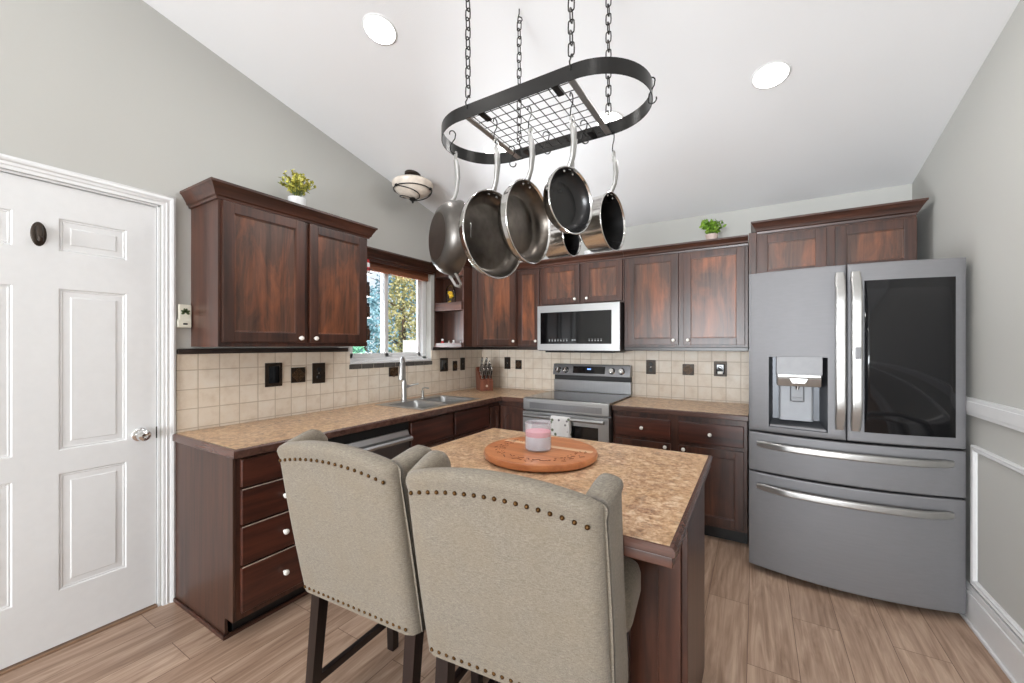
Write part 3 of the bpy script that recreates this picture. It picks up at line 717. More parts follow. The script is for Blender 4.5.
MB().tube([(0, 0, 0.06), (0, 0, 0.085), (0.02, 0.005, 0.092), (0.06, 0.012, 0.088)], 0.006, 10).build('nozzle', M['satin'], sd)

# range
rg = thing('range_oven', 'stainless freestanding electric range under the microwave', 'range', (0.918, 3.06, 0))
w = 0.758; m = MB(); m.box(0, w, 0.02, 0.655, 0.03, 0.884, 0.003); m.build('body', M['steelz'], rg)
MB().box(0.0, w, 0.0, 0.60, 0.884, 0.902, 0.004).build('cooktop', M['blackglass'], rg)
m = MB(); m.box(0.0, w, -0.022, 0.0195, 0.797, 0.900, 0.008, 3); m.build('front_panel', M['steel'], rg)
MB().box(0.065, 0.7, -0.0235, -0.021, 0.815, 0.865, 0.001).build('inset_band', M['steelz'], rg)
m = MB(); m.slab([0.002, 0.085, w - 0.085, w - 0.002], [0.2, 0.32, 0.705, 0.787], lambda i, j: not (i == 1 and j == 1), -0.025, 0.018, 'y'); od = m.build('oven_door', M['steel'], rg, smooth=False)
MB().box(0.085, w - 0.085, -0.019, 0.012, 0.32, 0.705).build('oven_window', M['blackglass'], od, smooth=False)
m = MB(); m.tube([(0.03, -0.062, 0.757), (w - 0.03, -0.062, 0.757)], 0.015, 14)
for x in (0.05, w - 0.05): m.box(x - 0.012, x + 0.012, -0.06, -0.024, 0.746, 0.768, 0.004)
m.build('oven_handle', M['steel'], od)
MB().box(0.002, w - 0.002, -0.02, 0.018, 0.045, 0.19, 0.006).build('storage_drawer', M['steel'], rg)
MB().box(0, w, 0.605, 0.655, 0.9025, 1.015, 0.004).build('backguard', M['steelz'], rg)
MB().box(0.003, w - 0.003, 0.615, 0.655, 1.015, 1.06, 0.003).build('vent_strip', M['black'], rg)
m = MB(); m.prism([(0.575, 1.062), (0.60, 1.168), (0.655, 1.168), (0.655, 1.062)], 'x', 0, w, 0.005); cp = m.build('control_panel', M['steelz'], rg)
tilt = math.atan2(0.025, 0.106)
def on_panel(x, h): return TR((x, 0.5745 + 0.0236 * (h - 1.062) / 0.1, h)) @ Matrix.Rotation(-tilt, 4, 'X')
MB().box(-0.158, 0.158, -0.002, 0.002, -0.034, 0.034, 0.001, mat=on_panel(0.368, 1.116)).build('touch_display', M['blackglass'], cp)
MB().box(-0.018, 0.018, -0.0032, -0.002, -0.004, 0.008, mat=on_panel(0.372, 1.122)).build('clock', M['display'], cp)
for x in (0.055, 0.135, 0.59, 0.68):
    k = MB(); k.lathe([(0, 0.03), (0.02, 0.03), (0.024, 0.024), (0.025, 0.008), (0.03, 0.004), (0.031, 0)], 28, on_panel(x, 1.112) @ RX90); k.box(-0.004, 0.004, -0.036, -0.028, -0.022, 0.022, 0.002, mat=on_panel(x, 1.112)); k.build('burner_knob', M['chrome'], cp)
tw = thing('dish_towel', 'white towel with grey and purple flowers hanging on the oven handle', 'towel', (0.918, 3.06, 0))
def tfn(u, v_):
    x = 0.290 + 0.165 * u; s_ = v_
    wv = 0.003 * math.sin(u * 14)
    if s_ < 0.44: return (x, -0.081 + wv, 0.50 + (0.757 - 0.50) * s_ / 0.44)
    if s_ < 0.56:
        a = math.pi * (s_ - 0.44) / 0.12; return (x, -0.062 - 0.019 * math.cos(a) + wv * 0.3, 0.757 + 0.019 * math.sin(a))
    return (x, -0.043 + wv * 0.3, 0.757 - (0.15) * (s_ - 0.56) / 0.44)
m = MB(); m.grid(tfn, 14, 40); o = m.build('cloth', M['towel'], tw); sm = o.modifiers.new('thickness', 'SOLIDIFY'); sm.thickness = 0.003; sm.offset = 0

# microwave
mw = thing('microwave', 'stainless over-the-range microwave with black glass door', 'microwave', (0.928, 3.32, 0))
MB().box(0, 0.756, 0.0, YB - 3.32 - 0.019, 1.300, 1.708, 0.003).build('body', M['black'], mw)
m = MB(); m.slab([0.0, 0.03, 0.688, 0.756], [1.305, 1.362, 1.645, 1.706], lambda i, j: not (i == 1 and j == 1), -0.03, -0.0005, 'y'); md = m.build('door', M['steel'], mw, smooth=False)
MB().box(0.03, 0.688, -0.0285, -0.004, 1.362, 1.645).build('door_glass', M['blackglass'], md, smooth=False)
m = MB()
for k in range(7): m.box(0.115 + k * 0.028, 0.125 + k * 0.028, -0.0292, -0.0284, 1.386, 1.396); m.box(0.113 + k * 0.028, 0.127 + k * 0.028, -0.0292, -0.0284, 1.402, 1.405)
for k in range(5): m.box(0.49 + k * 0.026, 0.50 + k * 0.026, -0.0292, -0.0284, 1.386, 1.396); m.box(0.488 + k * 0.026, 0.502 + k * 0.026, -0.0292, -0.0284, 1.402, 1.405)
m.box(0.335, 0.345, -0.0292, -0.0284, 1.388, 1.402); m.box(0.35, 0.372, -0.0292, -0.0284, 1.392, 1.399)
m.build('button_marks', M['mark'], md, smooth=False)
MB().box(0.05, 0.70, 0.03, 0.33, 1.285, 1.2995, 0.003).build('vent_grille', M['iron'], mw)

# ------------------------------------------------------------------ refrigerator
FX0, FX1, FC = 2.600, 3.510, 3.055
def fy(x): return 2.830 - 0.075 * (1 - ((x - FC) / 0.455) ** 2)
fg = thing('refrigerator', 'large grey stainless french-door refrigerator by the right wall', 'refrigerator', (0, 0, 0))
MB().box(FX0 + 0.006, FX1 - 0.006, 2.915, YB - 0.04, 0.03, 1.765, 0.004).build('body', M['iron'], fg)
m = MB()
for x in (FX0 + 0.06, FX1 - 0.06):
    for y in (2.95, YB - 0.1): m.lathe([(0, 0), (0.02, 0), (0.02, 0.028), (0, 0.03)], 14, TR((x, y, 0)))
m.build('feet', M['black'], fg)
def curved(x0, x1, z0, z1, holes=None, thick=0.085, off=0.0, n=18, bev=0.008):
    """front follows the bulged curve; optional rectangular hole (hx0, hx1, hz0, hz1)"""
    xs = sorted(set([x0, x0 + bev, x1 - bev, x1] + [x0 + (x1 - x0) * k / n for k in range(1, n)] + ([holes[0], holes[1]] if holes else [])))
    xs = [x for i, x in enumerate(xs) if i == 0 or x - xs[i - 1] > 1e-5]
    zs = [z0, z0 + bev, z1 - bev, z1] if not holes else [z0, z0 + bev, holes[2], holes[3], z1 - bev, z1]
    b = bmesh.new(); F = {}; 
    def fr_(i, j):
        if (i, j) not in F:
            x, z = xs[i], zs[j]; y = fy(x) - off
            if i in (0, len(xs) - 1) or j in (0, len(zs) - 1): y += bev * 0.7
            F[(i, j)] = b.verts.new((x, y, z))
        return F[(i, j)]
    inh = lambda i, j: holes and holes[0] - 1e-6 <= (xs[i] + xs[i + 1]) / 2 <= holes[1] and holes[2] <= (zs[j] + zs[j + 1]) / 2 <= holes[3]
    for i in range(len(xs) - 1):
        for j in range(len(zs) - 1):
            if not inh(i, j): b.faces.new((fr_(i, j), fr_(i + 1, j), fr_(i + 1, j + 1), fr_(i, j + 1)))
    bk = {}
    yb = 2.912
    per = [(i, 0) for i in range(len(xs))] + [(len(xs) - 1, j) for j in range(1, len(zs))] + [(i, len(zs) - 1) for i in range(len(xs) - 2, -1, -1)] + [(0, j) for j in range(len(zs) - 2, 0, -1)]
    back = [b.verts.new((xs[i], yb, zs[j])) for i, j in per]
    for k in range(len(per)):
        q = (k + 1) % len(per); b.faces.new((F[per[k]], F[per[q]], back[q], back[k]))
    b.faces.new(back)
    bmesh.ops.recalc_face_normals(b, faces=b.faces[:])
    m = MB(); m._merge(b); return m
DISP = (2.700, 2.968, 0.876, 1.283)
ld = curved(FX0, 3.0435, 0.845, 1.778, DISP).build('door', M['fridge'], fg)
rd = curved(3.0505, FX1, 0.845, 1.778).build('door', M['fridge'], fg)
curved(FX0, FX1, 0.606, 0.832).build('drawer', M['fridge'], fg)
curved(FX0, FX1, 0.04, 0.594).build('drawer', M['fridge'], fg)
MB().box(FX0 + 0.02, FX1 - 0.02, 2.93, 2.96, 0.006, 0.031).build('toe_grille', M['black'], fg)
dws = [o for o in kids(fg) if o.name.startswith('drawer')]
# dispenser: recess box, nozzle housing, paddle, tray
m = MB(); x0, x1, z0, z1 = DISP; yb = 2.895
b = bmesh.new()
fl = [(x0, fy(x0), z0), (x1, fy(x1), z0), (x1, fy(x1), z1), (x0, fy(x0), z1)]; bk = [(x0 + 0.022, yb, z0 + 0.04), (x1 - 0.022, yb, z0 + 0.04), (x1 - 0.022, yb, z1 - 0.004), (x0 + 0.022, yb, z1 - 0.004)]
A = [b.verts.new(p) for p in fl]; B_ = [b.verts.new(p) for p in bk]
for k in range(4): b.faces.new((A[k], A[(k + 1) % 4], B_[(k + 1) % 4], B_[k]))
b.faces.new(B_); bmesh.ops.recalc_face_normals(b, faces=b.faces[:]); m._merge(b)
dr = m.build('dispenser_recess', plain('dispenser_grey', (86, 88, 92), 0.35, 0.5, 0.03), ld, smooth=False)
m = MB(); loft(m, [[(x, y, z) for x, y in rrect(2.834, 0, 0.088, 0.02, 0.015)] for z, y in ((0, 0),)] * 0 or [[(x, 2.872 + y * 0.9, z) for x, y in rrect(2.834, 0, 0.082, 0.016, 0.014)] for z in (0.915, 1.16)]); m.build('dispenser_back', plain('dispenser_light_grey', (160, 162, 166), 0.55, 0.3, 0.02), ld)
m = MB(); m.box(2.738, 2.945, fy(2.84) - 0.012, 2.88, 1.165, 1.2845, 0.008, 3)
m.prism([(fy(2.84) - 0.008, 1.166), (fy(2.84) + 0.012, 1.118), (2.87, 1.118), (2.87, 1.166)], 'x', 2.74, 2.943, 0.004); m.build('dispenser_housing', M['satin'], ld)
MB().box(2.737, 2.946, fy(2.84) - 0.0145, fy(2.84) - 0.010, 1.184, 1.2865, 0.003).build('control_face', plain('dispenser_silver', (150, 150, 152), 0.55, 0.4, 0.03), ld)
MB().prism([(2.795, 1.166), (2.885, 1.166), (2.87, 1.135), (2.81, 1.135)], 'y', fy(2.84) - 0.012, 2.83, 0.003).build('spout', M['satin'], ld)
m = MB(); m.box(2.805, 2.872, 2.838, 2.85, 1.025, 1.12, 0.008, 3); m.box(2.815, 2.862, 2.832, 2.84, 1.045, 1.052, 0.002); m.build('paddle', plain('paddle_grey', (142, 143, 146), 0.5, 0.3, 0.02), ld)
m = MB(); m.lathe([(0, 0), (0.008, 0), (0.01, 0.02), (0, 0.022)], 14, TR((2.838, 2.82, 1.098))); m.build('water_nozzle', M['chrome'], ld)
MB().prism([(x0 + 0.006, fy(x0) + 0.006), (x1 - 0.006, fy(x1) + 0.01), (x1 - 0.024, 2.89), (x0 + 0.024, 2.89)], 'z', 0.8785, 0.89).build('drip_tray', M['fridge'], ld, smooth=False)
# handles
def vhandle(x, parent):
    m = MB(); y0 = fy(x)
    pts = [(x, y0 - 0.002 - 0.045 * min(1, math.sin(math.pi * k / 16) * 2.4), 0.905 + (1.735 - 0.905) * k / 16) for k in range(17)]
    m.tube(pts, [0.024 if 0 < k < 16 else 0.02 for k in range(17)], 14, flat=(0.5, 1.0) )
    return m.build('handle', M['chrome'] if False else M['steel'], parent)
def vbar(x0, x1, parent):
    """flat bar handle bowed out from the door"""
    m = MB(); xc = (x0 + x1) / 2; y0 = fy(xc); n = 20
    sec = rrect(0, 0, (x1 - x0) / 2, 0.010, 0.009, 4)
    L = []
    for k in range(n + 1):
        t = k / n; off = 0.012 + 0.038 * min(1.0, 2.2 * math.sin(math.pi * t)); w_ = 1.0 if 0.03 < t < 0.97 else 0.8
        L.append([(xc + sx_ * w_, y0 - off + sy_, 0.902 + 0.834 * t) for sx_, sy_ in sec])
    loft(m, L); return m.build('handle', M['satin'], parent)
h1 = vbar(2.994, 3.038, ld); h2 = vbar(3.058, 3.104, rd)
MB().box(3.072, 3.095, fy(3.08) - 0.066, fy(3.08) - 0.058, 1.28, 1.34, 0.003).build('latch_button', M['fridge'], h2)
gp = MB(); n = 16
def gfn(u, v_):
    x = 3.118 + (3.468 - 3.118) * u; return (x, fy(x) - 0.0022, 0.898 + (1.686 - 0.898) * v_)
gp.grid(gfn, n, 2); o = gp.build('glass_panel', M['tintglass'], rd); sm = o.modifiers.new('t', 'SOLIDIFY'); sm.thickness = 0.002; sm.offset = -1
def hbar(z0, z1, parent):
    m = MB(); n = 28; L = []
    sec = rrect(0, 0, (z1 - z0) / 2, 0.010, 0.009, 4)
    for k in range(n + 1):
        t = k / n; x = 2.640 + 0.818 * t; off = 0.012 + 0.034 * min(1.0, 2.4 * math.sin(math.pi * t)); w_ = 1.0 if 0.02 < t < 0.98 else 0.75
        L.append([(x, fy(x) - off + b_, (z0 + z1) / 2 + a * w_) for a, b_ in sec])
    loft(m, L); return m.build('handle', M['satin'], parent)
hbar(0.752, 0.790, dws[0]); hbar(0.502, 0.540, dws[1])

# ------------------------------------------------------------------ island
IX0, IX1, IY0, IY1 = 1.360, 2.479, 0.979, 1.907
isl = thing('kitchen_island', 'dark cherry island base under the speckled countertop', 'island', (0, 0, 0))
MB().box(1.46, 2.432, 1.42, 1.86, 0.075, 0.815, 0.003).build('body', M['wv'], isl)
MB().box(2.4325, 2.452, 1.385, 1.872, 0.0, 0.815, 0.003).build('end_panel', M['wv'], isl); MB().box(1.44, 1.4595, 1.385, 1.872, 0.0, 0.815, 0.003).build('end_panel', M['wv'], isl)
for x0, x1 in ((2.362, 2.432), (1.46, 1.53)):
    MB().box(x0, x1, 1.38, 1.4195, 0, 0.815, 0.003).build('corner_post', M['wv'], isl)
MB().box(1.46, 2.432, 1.45, 1.80, 0, 0.0745).build('toe_kick', M['black'], isl)
MB().box(IX0 + 0.006, IX1 - 0.006, IY0 + 0.006, IY0 + 0.026, 0.836, 0.8625, 0.003).box(IX1 - 0.026, IX1 - 0.006, IY0 + 0.026, IY1 - 0.006, 0.836, 0.8625, 0.003).box(IX0 + 0.006, IX0 + 0.026, IY0 + 0.026, IY1 - 0.006, 0.836, 0.8625, 0.003).box(1.44, 2.44, 1.385, 1.87, 0.8155, 0.8625).build('apron', M['wh'], isl)
it = thing('island_countertop', 'rectangular speckled tan laminate top on the island', 'countertop', (0, 0, 0))
MB().box(IX0 + 0.014, IX1 - 0.014, IY0 + 0.014, IY1 - 0.014, 0.863, 0.885).build('top', M['lam'], it, smooth=False)
MB().sweep([(IX1 - 0.014, IY0 + 0.014), (IX1 - 0.014, IY1 - 0.014), (IX0 + 0.014, IY1 - 0.014), (IX0 + 0.014, IY0 + 0.014)], edge_prof(0.885, 0.863, 0.014), closed=True).build('edge_band', M['edge'], it, ang=20)
# board and candle on the island
ty = thing('round_serving_board', 'round orange wood serving board on the island', 'board', (1.866, 1.508, 0.885))
MB().lathe([(0, 0.004), (0.225, 0.004), (0.232, 0.008), (0.236, 0.022), (0.232, 0.032), (0.222, 0.034), (0.216, 0.0315), (0, 0.0315)], 64).build('board', M['tray'], ty)
MB().lathe([(0, 0), (0.09, 0), (0.09, 0.0038), (0, 0.0038)], 32).build('turntable_foot', M['black'], ty)
m = MB(); m.slab([-0.205, 0.205], [0.045, 0.075], lambda i, j: True, 0.0312, 0.0322); m.build('pale_stripe', M['traystripe'], ty, smooth=False)
m = MB(); rr = random.Random(4)
for k in range(26):
    a = R(150 + k * 9.2)
    if 150 + k * 9.2 > 375: break
    for q in range(3):
        aa = a + R(rr.uniform(-3, 3)); r_ = 0.168 + rr.uniform(-0.022, 0.022); l = rr.uniform(0.008, 0.017)
        m.tube([(r_ * math.cos(aa), r_ * math.sin(aa), 0.0318), ((r_ + l * rr.uniform(-1, 1)) * math.cos(aa + l * 5), (r_ + l * rr.uniform(-1, 1)) * math.sin(aa + l * 5), 0.0318)], 0.0016, 5)
m.build('burnt_sprigs', M['burn'], ty)
cd = thing('jar_candle', 'pink and white jar candle on the round board', 'candle', (1.862, 1.497, 0.9175))
MB().lathe([(0, 0), (0.051, 0), (0.0545, 0.003), (0.055, 0.112), (0.054, 0.1135), (0.0525, 0.112), (0.052, 0.006), (0, 0.006)], 40).build('glass_jar', M['frost'], cd)
MB().lathe([(0, 0.0065), (0.0517, 0.0065), (0.0517, 0.057), (0, 0.057)], 40).build('white_wax', M['jarwax'], cd)
MB().lathe([(0, 0.0572), (0.0517, 0.0572), (0.0517, 0.077), (0.045, 0.074), (0, 0.0735)], 40).build('pink_wax', M['wax'], cd)

# ------------------------------------------------------------------ counter stools
def make_stool(label):
    t = thing('counter_stool', label, 'stool', group='wingback stools at the island')
    hw, th = 0.264, 0.066
    def lean(z): return -0.105 * ((z - 0.47) / 0.55)
    ZBT = 0.472
    # plan path of the outer face: left wing front -> back -> right wing front; (x, y, height, wing amount)
    def top(x): return 1.012 + 0.034 * (1 - (x / hw) ** 2)
    def shell(stations):
        L = []
        for (x, y, nx, ny, zt, wing, thick, end) in stations:
            P = []
            N = 12
            zr = zt - 0.046
            for k in range(N + 1):
                z = ZBT + (zr - ZBT) * k / N; P.append((0.0 + 0.004 * math.sin(math.pi * k / N), z))
            for k in range(1, 12):
                a = math.pi * k / 12; P.append((0.010 * math.sin(min(a * 2, math.pi)) - thick / 2 + (thick / 2) * math.cos(a), zr + 0.046 * math.sin(a) ** 0.85))
            for k in range(N + 1):
                z = zr + (ZBT - zr) * k / N; P.append((-thick, z))
            ring = []
            for o, z in P:
                g = wing * (1.0 - 0.22 * math.sin(math.pi * min(1, max(0, (z - 0.5) / 0.5)))) if wing else 0
                ring.append((x + nx * o, y + ny * o + lean(z) + g, z))
            L.append(ring)
        return L
    yb = -0.205
    back = []
    for x in [-hw + 0.001, -hw + 0.012] + [(-hw + 0.035) + (2 * hw - 0.07) * k / 16 for k in range(17)] + [hw - 0.012, hw - 0.001]:
        e = max(0, abs(x) - (hw - 0.035)) / 0.035; r = 0.035
        y = yb + r - r * math.sqrt(max(0, 1 - e * e))
        back.append((x, y, 0, -1, top(x) - 0.004 * e, 0, th - (y - yb) * 0.9, 0))
    m = MB(); loft(m, shell(back)); m.bm.verts.ensure_lookup_table(); n0 = 37
    m.bm.faces.new([m.bm.verts[k] for k in range(n0)][::-1])
    m.build('backrest', M['linen'], t, ang=70, soft=True)
    for sg in (-1, 1):
        st = []
        ends = [0.0, 0.02, 0.05, 0.085, 0.115, 0.138, 0.152, 0.160]
        for k, f in enumerate(ends):
            q_ = max(0, (f - 0.115) / 0.045); thw = 0.064 * (1 - 0.55 * q_ ** 2)
            flare = 0.003 + 0.014 * min(1, f / 0.12)
            zt = 1.016 + 0.026 * min(1, f / 0.10) - 0.035 * q_ ** 2
            st.append((sg * (hw + flare - (0.064 - thw) / 2), yb + 0.034, sg, 0, zt, f, thw, 0))
        m = MB(); loft(m, shell(st)); m.bm.verts.ensure_lookup_table(); m.bm.faces.new([m.bm.verts[k] for k in range(n0)][::-1])
        m.build('wing', M['linen'], t, ang=70, soft=True)
    def seat_line(i):
        o = []; a, b_, yk, yf, yr = 0.258 - i, 0.277 - i, 0.030 + i * 0.6, 0.262 - i, -0.145 + i
        def arc(cx, cy, r, a0, a1, n=5): return [(cx + r * math.cos(R(a0 + (a1 - a0) * k / n)), cy + r * math.sin(R(a0 + (a1 - a0) * k / n))) for k in range(n + 1)]
        right = [(a, yr), (a, yk - 0.02), (a + 0.008, yk - 0.006), (b_ - 0.004, yk)] + [(b_, yk + 0.016)] + arc(b_ - 0.05, yf - 0.05, 0.05, 0, 90)
        return right + [(-x, y) for x, y in right[::-1]]
    sl = [[(x, y, z) for x, y in seat_line(i)] for i, z in ((0.03, 0.525), (0.008, 0.535), (0, 0.56), (0, 0.61), (0.006, 0.635), (0.024, 0.652), (0.06, 0.662), (0.13, 0.666))]
    m = MB(); loft(m, sl); m.bm.verts.ensure_lookup_table(); m.bm.faces.new([m.bm.verts[k] for k in range(len(sl[0]))][::-1])
    m.build('seat', M['linen'], t, ang=70, soft=True)
    back_y = lambda z: yb + lean(z)
    # nailheads under the roll and along the lower edge
    def nails(f, xs, name):
        q = MB()
        for x in xs:
            y, z = f(x); q.lathe([(0, 0.0042), (0.003, 0.0038), (0.0052, 0.002), (0.006, -0.001)], 10, TR((x, y, z)) @ RX90)
        q.build(name, M['nail'], t)
    zt = top
    xs = [-0.234 + 0.468 * k / 17 for k in range(18)]
    nails(lambda x: (back_y(zt(x) - 0.056) - 0.0022, zt(x) - 0.056), xs, 'upper_nailheads')
    nails(lambda x: (back_y(0.492) - 0.0008, 0.492), [-0.234 + 0.468 * k / 19 for k in range(20)], 'lower_nailheads')
    for sx_ in (-1, 1):
        for (y0, y1, back) in ((-0.155, -0.20, True), (0.205, 0.21, False)):
            m = MB(); a = 0.021
            tp_ = [(sx_ * 0.222 + dx, y0 + dy, 0.53 if not back else 0.58) for dx, dy in ((-a, -a), (a, -a), (a, a), (-a, a))]
            mid = [(sx_ * 0.222 + dx, y0 + dy, 0.46) for dx, dy in ((-a, -a), (a, -a), (a, a), (-a, a))]
            bot = [(sx_ * 0.222 + dx * 0.8, y1 + dy * 0.8, 0.0) for dx, dy in ((-a, -a), (a, -a), (a, a), (-a, a))]
            loft(m, [tp_, mid, bot]); m.bm.verts.ensure_lookup_table(); m.bm.faces.new([m.bm.verts[k] for k in range(4)][::-1])
            m.build('leg', M['espresso'], t, ang=20)
    m = MB(); m.box(-0.20, 0.20, -0.165, 0.20, 0.49, 0.524, 0.004); m.build('seat_frame', M['espresso'], t)
    for sx_ in (-1, 1): MB().box(sx_ * 0.222 - 0.011, sx_ * 0.222 + 0.011, -0.165, 0.192, 0.125, 0.155, 0.003).build('stretcher', M['espresso'], t)
    MB().box(-0.203, 0.203, 0.195, 0.217, 0.19, 0.225, 0.003).build('footrest', M['espresso'], t)
    return t
st = make_stool('beige linen wingback stool on the left, nearest the drawers')
st.location = (1.487, 1.072, 0); st.rotation_euler = (0, 0, R(3.5))
s2 = copy_tree(st); s2['label'] = 'beige linen wingback stool on the right, in front of the island corner'
s2.location = (2.066, 1.092, 0); s2.rotation_euler = (0, 0, R(6.0))

# ------------------------------------------------------------------ pot rack
RXC, RYC, RZ0, RZ1, RR, RH = 1.901, 1.42, 2.208, 2.260, 0.198, 0.232
rk = thing('hanging_pot_rack', 'black oval pot rack hung on chains above the island', 'rack', (RXC, RYC, 2.208))
def oval(off=0.0, n=28):
    o = []
    for k in range(n + 1): a = R(-90 + 180 * k / n); o.append((RH + (RR + off) * math.cos(a), (RR + off) * math.sin(a)))
    for k in range(n + 1): a = R(90 + 180 * k / n); o.append((-RH + (RR + off) * math.cos(a), (RR + off) * math.sin(a)))
    return o
MB().sweep(oval(), [(0, 0), (0.003, 0), (0.003, 0.052), (0, 0.052)], closed=True).build('band', M['iron'], rk, ang=50)
CXA, CXB = -0.198, 0.222
for x in (CXA, CXB): MB().box(x - 0.012, x + 0.012, -RR + 0.001, RR - 0.001, 0.003, 0.007, 0.001).build('crossbar', M['satin'], rk)
m = MB()
for k in range(9): y = -RR + 0.02 + (2 * RR - 0.04) * k / 8; m.tube([(CXA - 0.006, y, 0.0105), (CXB + 0.006, y, 0.0105)], 0.0018, 6)
for k in range(11): x = CXA + 0.012 + (CXB - CXA - 0.024) * k / 10; m.tube([(x, -RR + 0.008, 0.014), (x, RR - 0.008, 0.014)], 0.0018, 6)
m.build('wire_grid', M['ironwire'], rk)
for x, sy in ((CXA + 0.06, -1), (CXB - 0.06, -1), (CXA + 0.06, 1), (CXB - 0.06, 1)):
    MB().box(x - 0.012, x + 0.012, sy * (RR - 0.001), sy * (RR - 0.062), 0.002, 0.008, 0.001).build('grid_clip', M['iron'], rk)
def link(m, c, h_, w_, r, turn):
    pts = []
    for k in range(16):
        a = 2 * math.pi * k / 16; x = (w_ / 2) * math.cos(a); z = (h_ / 2 - w_ / 2) * (1 if math.sin(a) >= 0 else -1) + (w_ / 2) * math.sin(a)
        if abs(math.sin(a)) < 1e-6: z = 0
        pts.append((c[0] + (x if not turn else 0), c[1] + (0 if not turn else x), c[2] + z))
    m.tube(pts, r, 6, closed=True)
for x, sy in ((CXA, -1), (CXB, -1), (CXA, 1), (CXB, 1)):
    m = MB(); y = sy * (RR - 0.004); top = ceil_z(RYC + y) - 2.208
    # hook over the band
    m.tube([(x, y - 0.012 * sy, 0.040), (x, y + 0.010 * sy, 0.036), (x, y + 0.014 * sy, 0.058), (x, y + 0.004 * sy, 0.075), (x, y, 0.088), (x, y - 0.008 * sy, 0.094), (x, y - 0.012 * sy, 0.086)], 0.0028, 8)
    z = 0.105; k = 0
    while z < top - 0.075: link(m, (x, y, z), 0.046, 0.021, 0.0026, k % 2); z += 0.0365; k += 1
    # ceiling hook
    m.tube([(x, y, z + 0.005), (x + 0.012, y, z - 0.004), (x + 0.016, y, z - 0.016), (x + 0.006, y, z - 0.026), (x - 0.008, y, z - 0.02), (x - 0.006, y, z), (x, y, z + 0.02), (x, y, top - 0.0005)], 0.0028, 8)
    m.build('chain', M['ironwire'], rk)

def s_hook_mesh():
    m = MB(); pts = []
    for k in range(9): a = R(200 - 200 * k / 8 - 0); pts.append((0.013 * math.cos(a), 0, -0.013 + 0.013 * math.sin(a)))
    pts += [(0.010, 0, -0.03), (-0.006, 0, -0.055)]
    for k in range(8): a = R(190 + 190 * k / 7); pts.append((0.0 + 0.014 * math.cos(a) + 0.004, 0, -0.076 + 0.014 * math.sin(a)))
    m.tube(pts, 0.0023, 8); return m
HZ = 2.232
hook0 = tag(s_hook_mesh().build('pot_hook', M['iron']), group='S-hooks on the pot rack', cat='hook')
hook0.location = (0, 0, -5)
first = [True]
def hook(x, y, z, rz, label):
    o = hook0 if first[0] else hook0.copy()
    if not first[0]: COL.objects.link(o)
    first[0] = False
    o.location = (x, y, z); o.rotation_euler = (0, 0, R(rz)); o['label'] = label
    return o

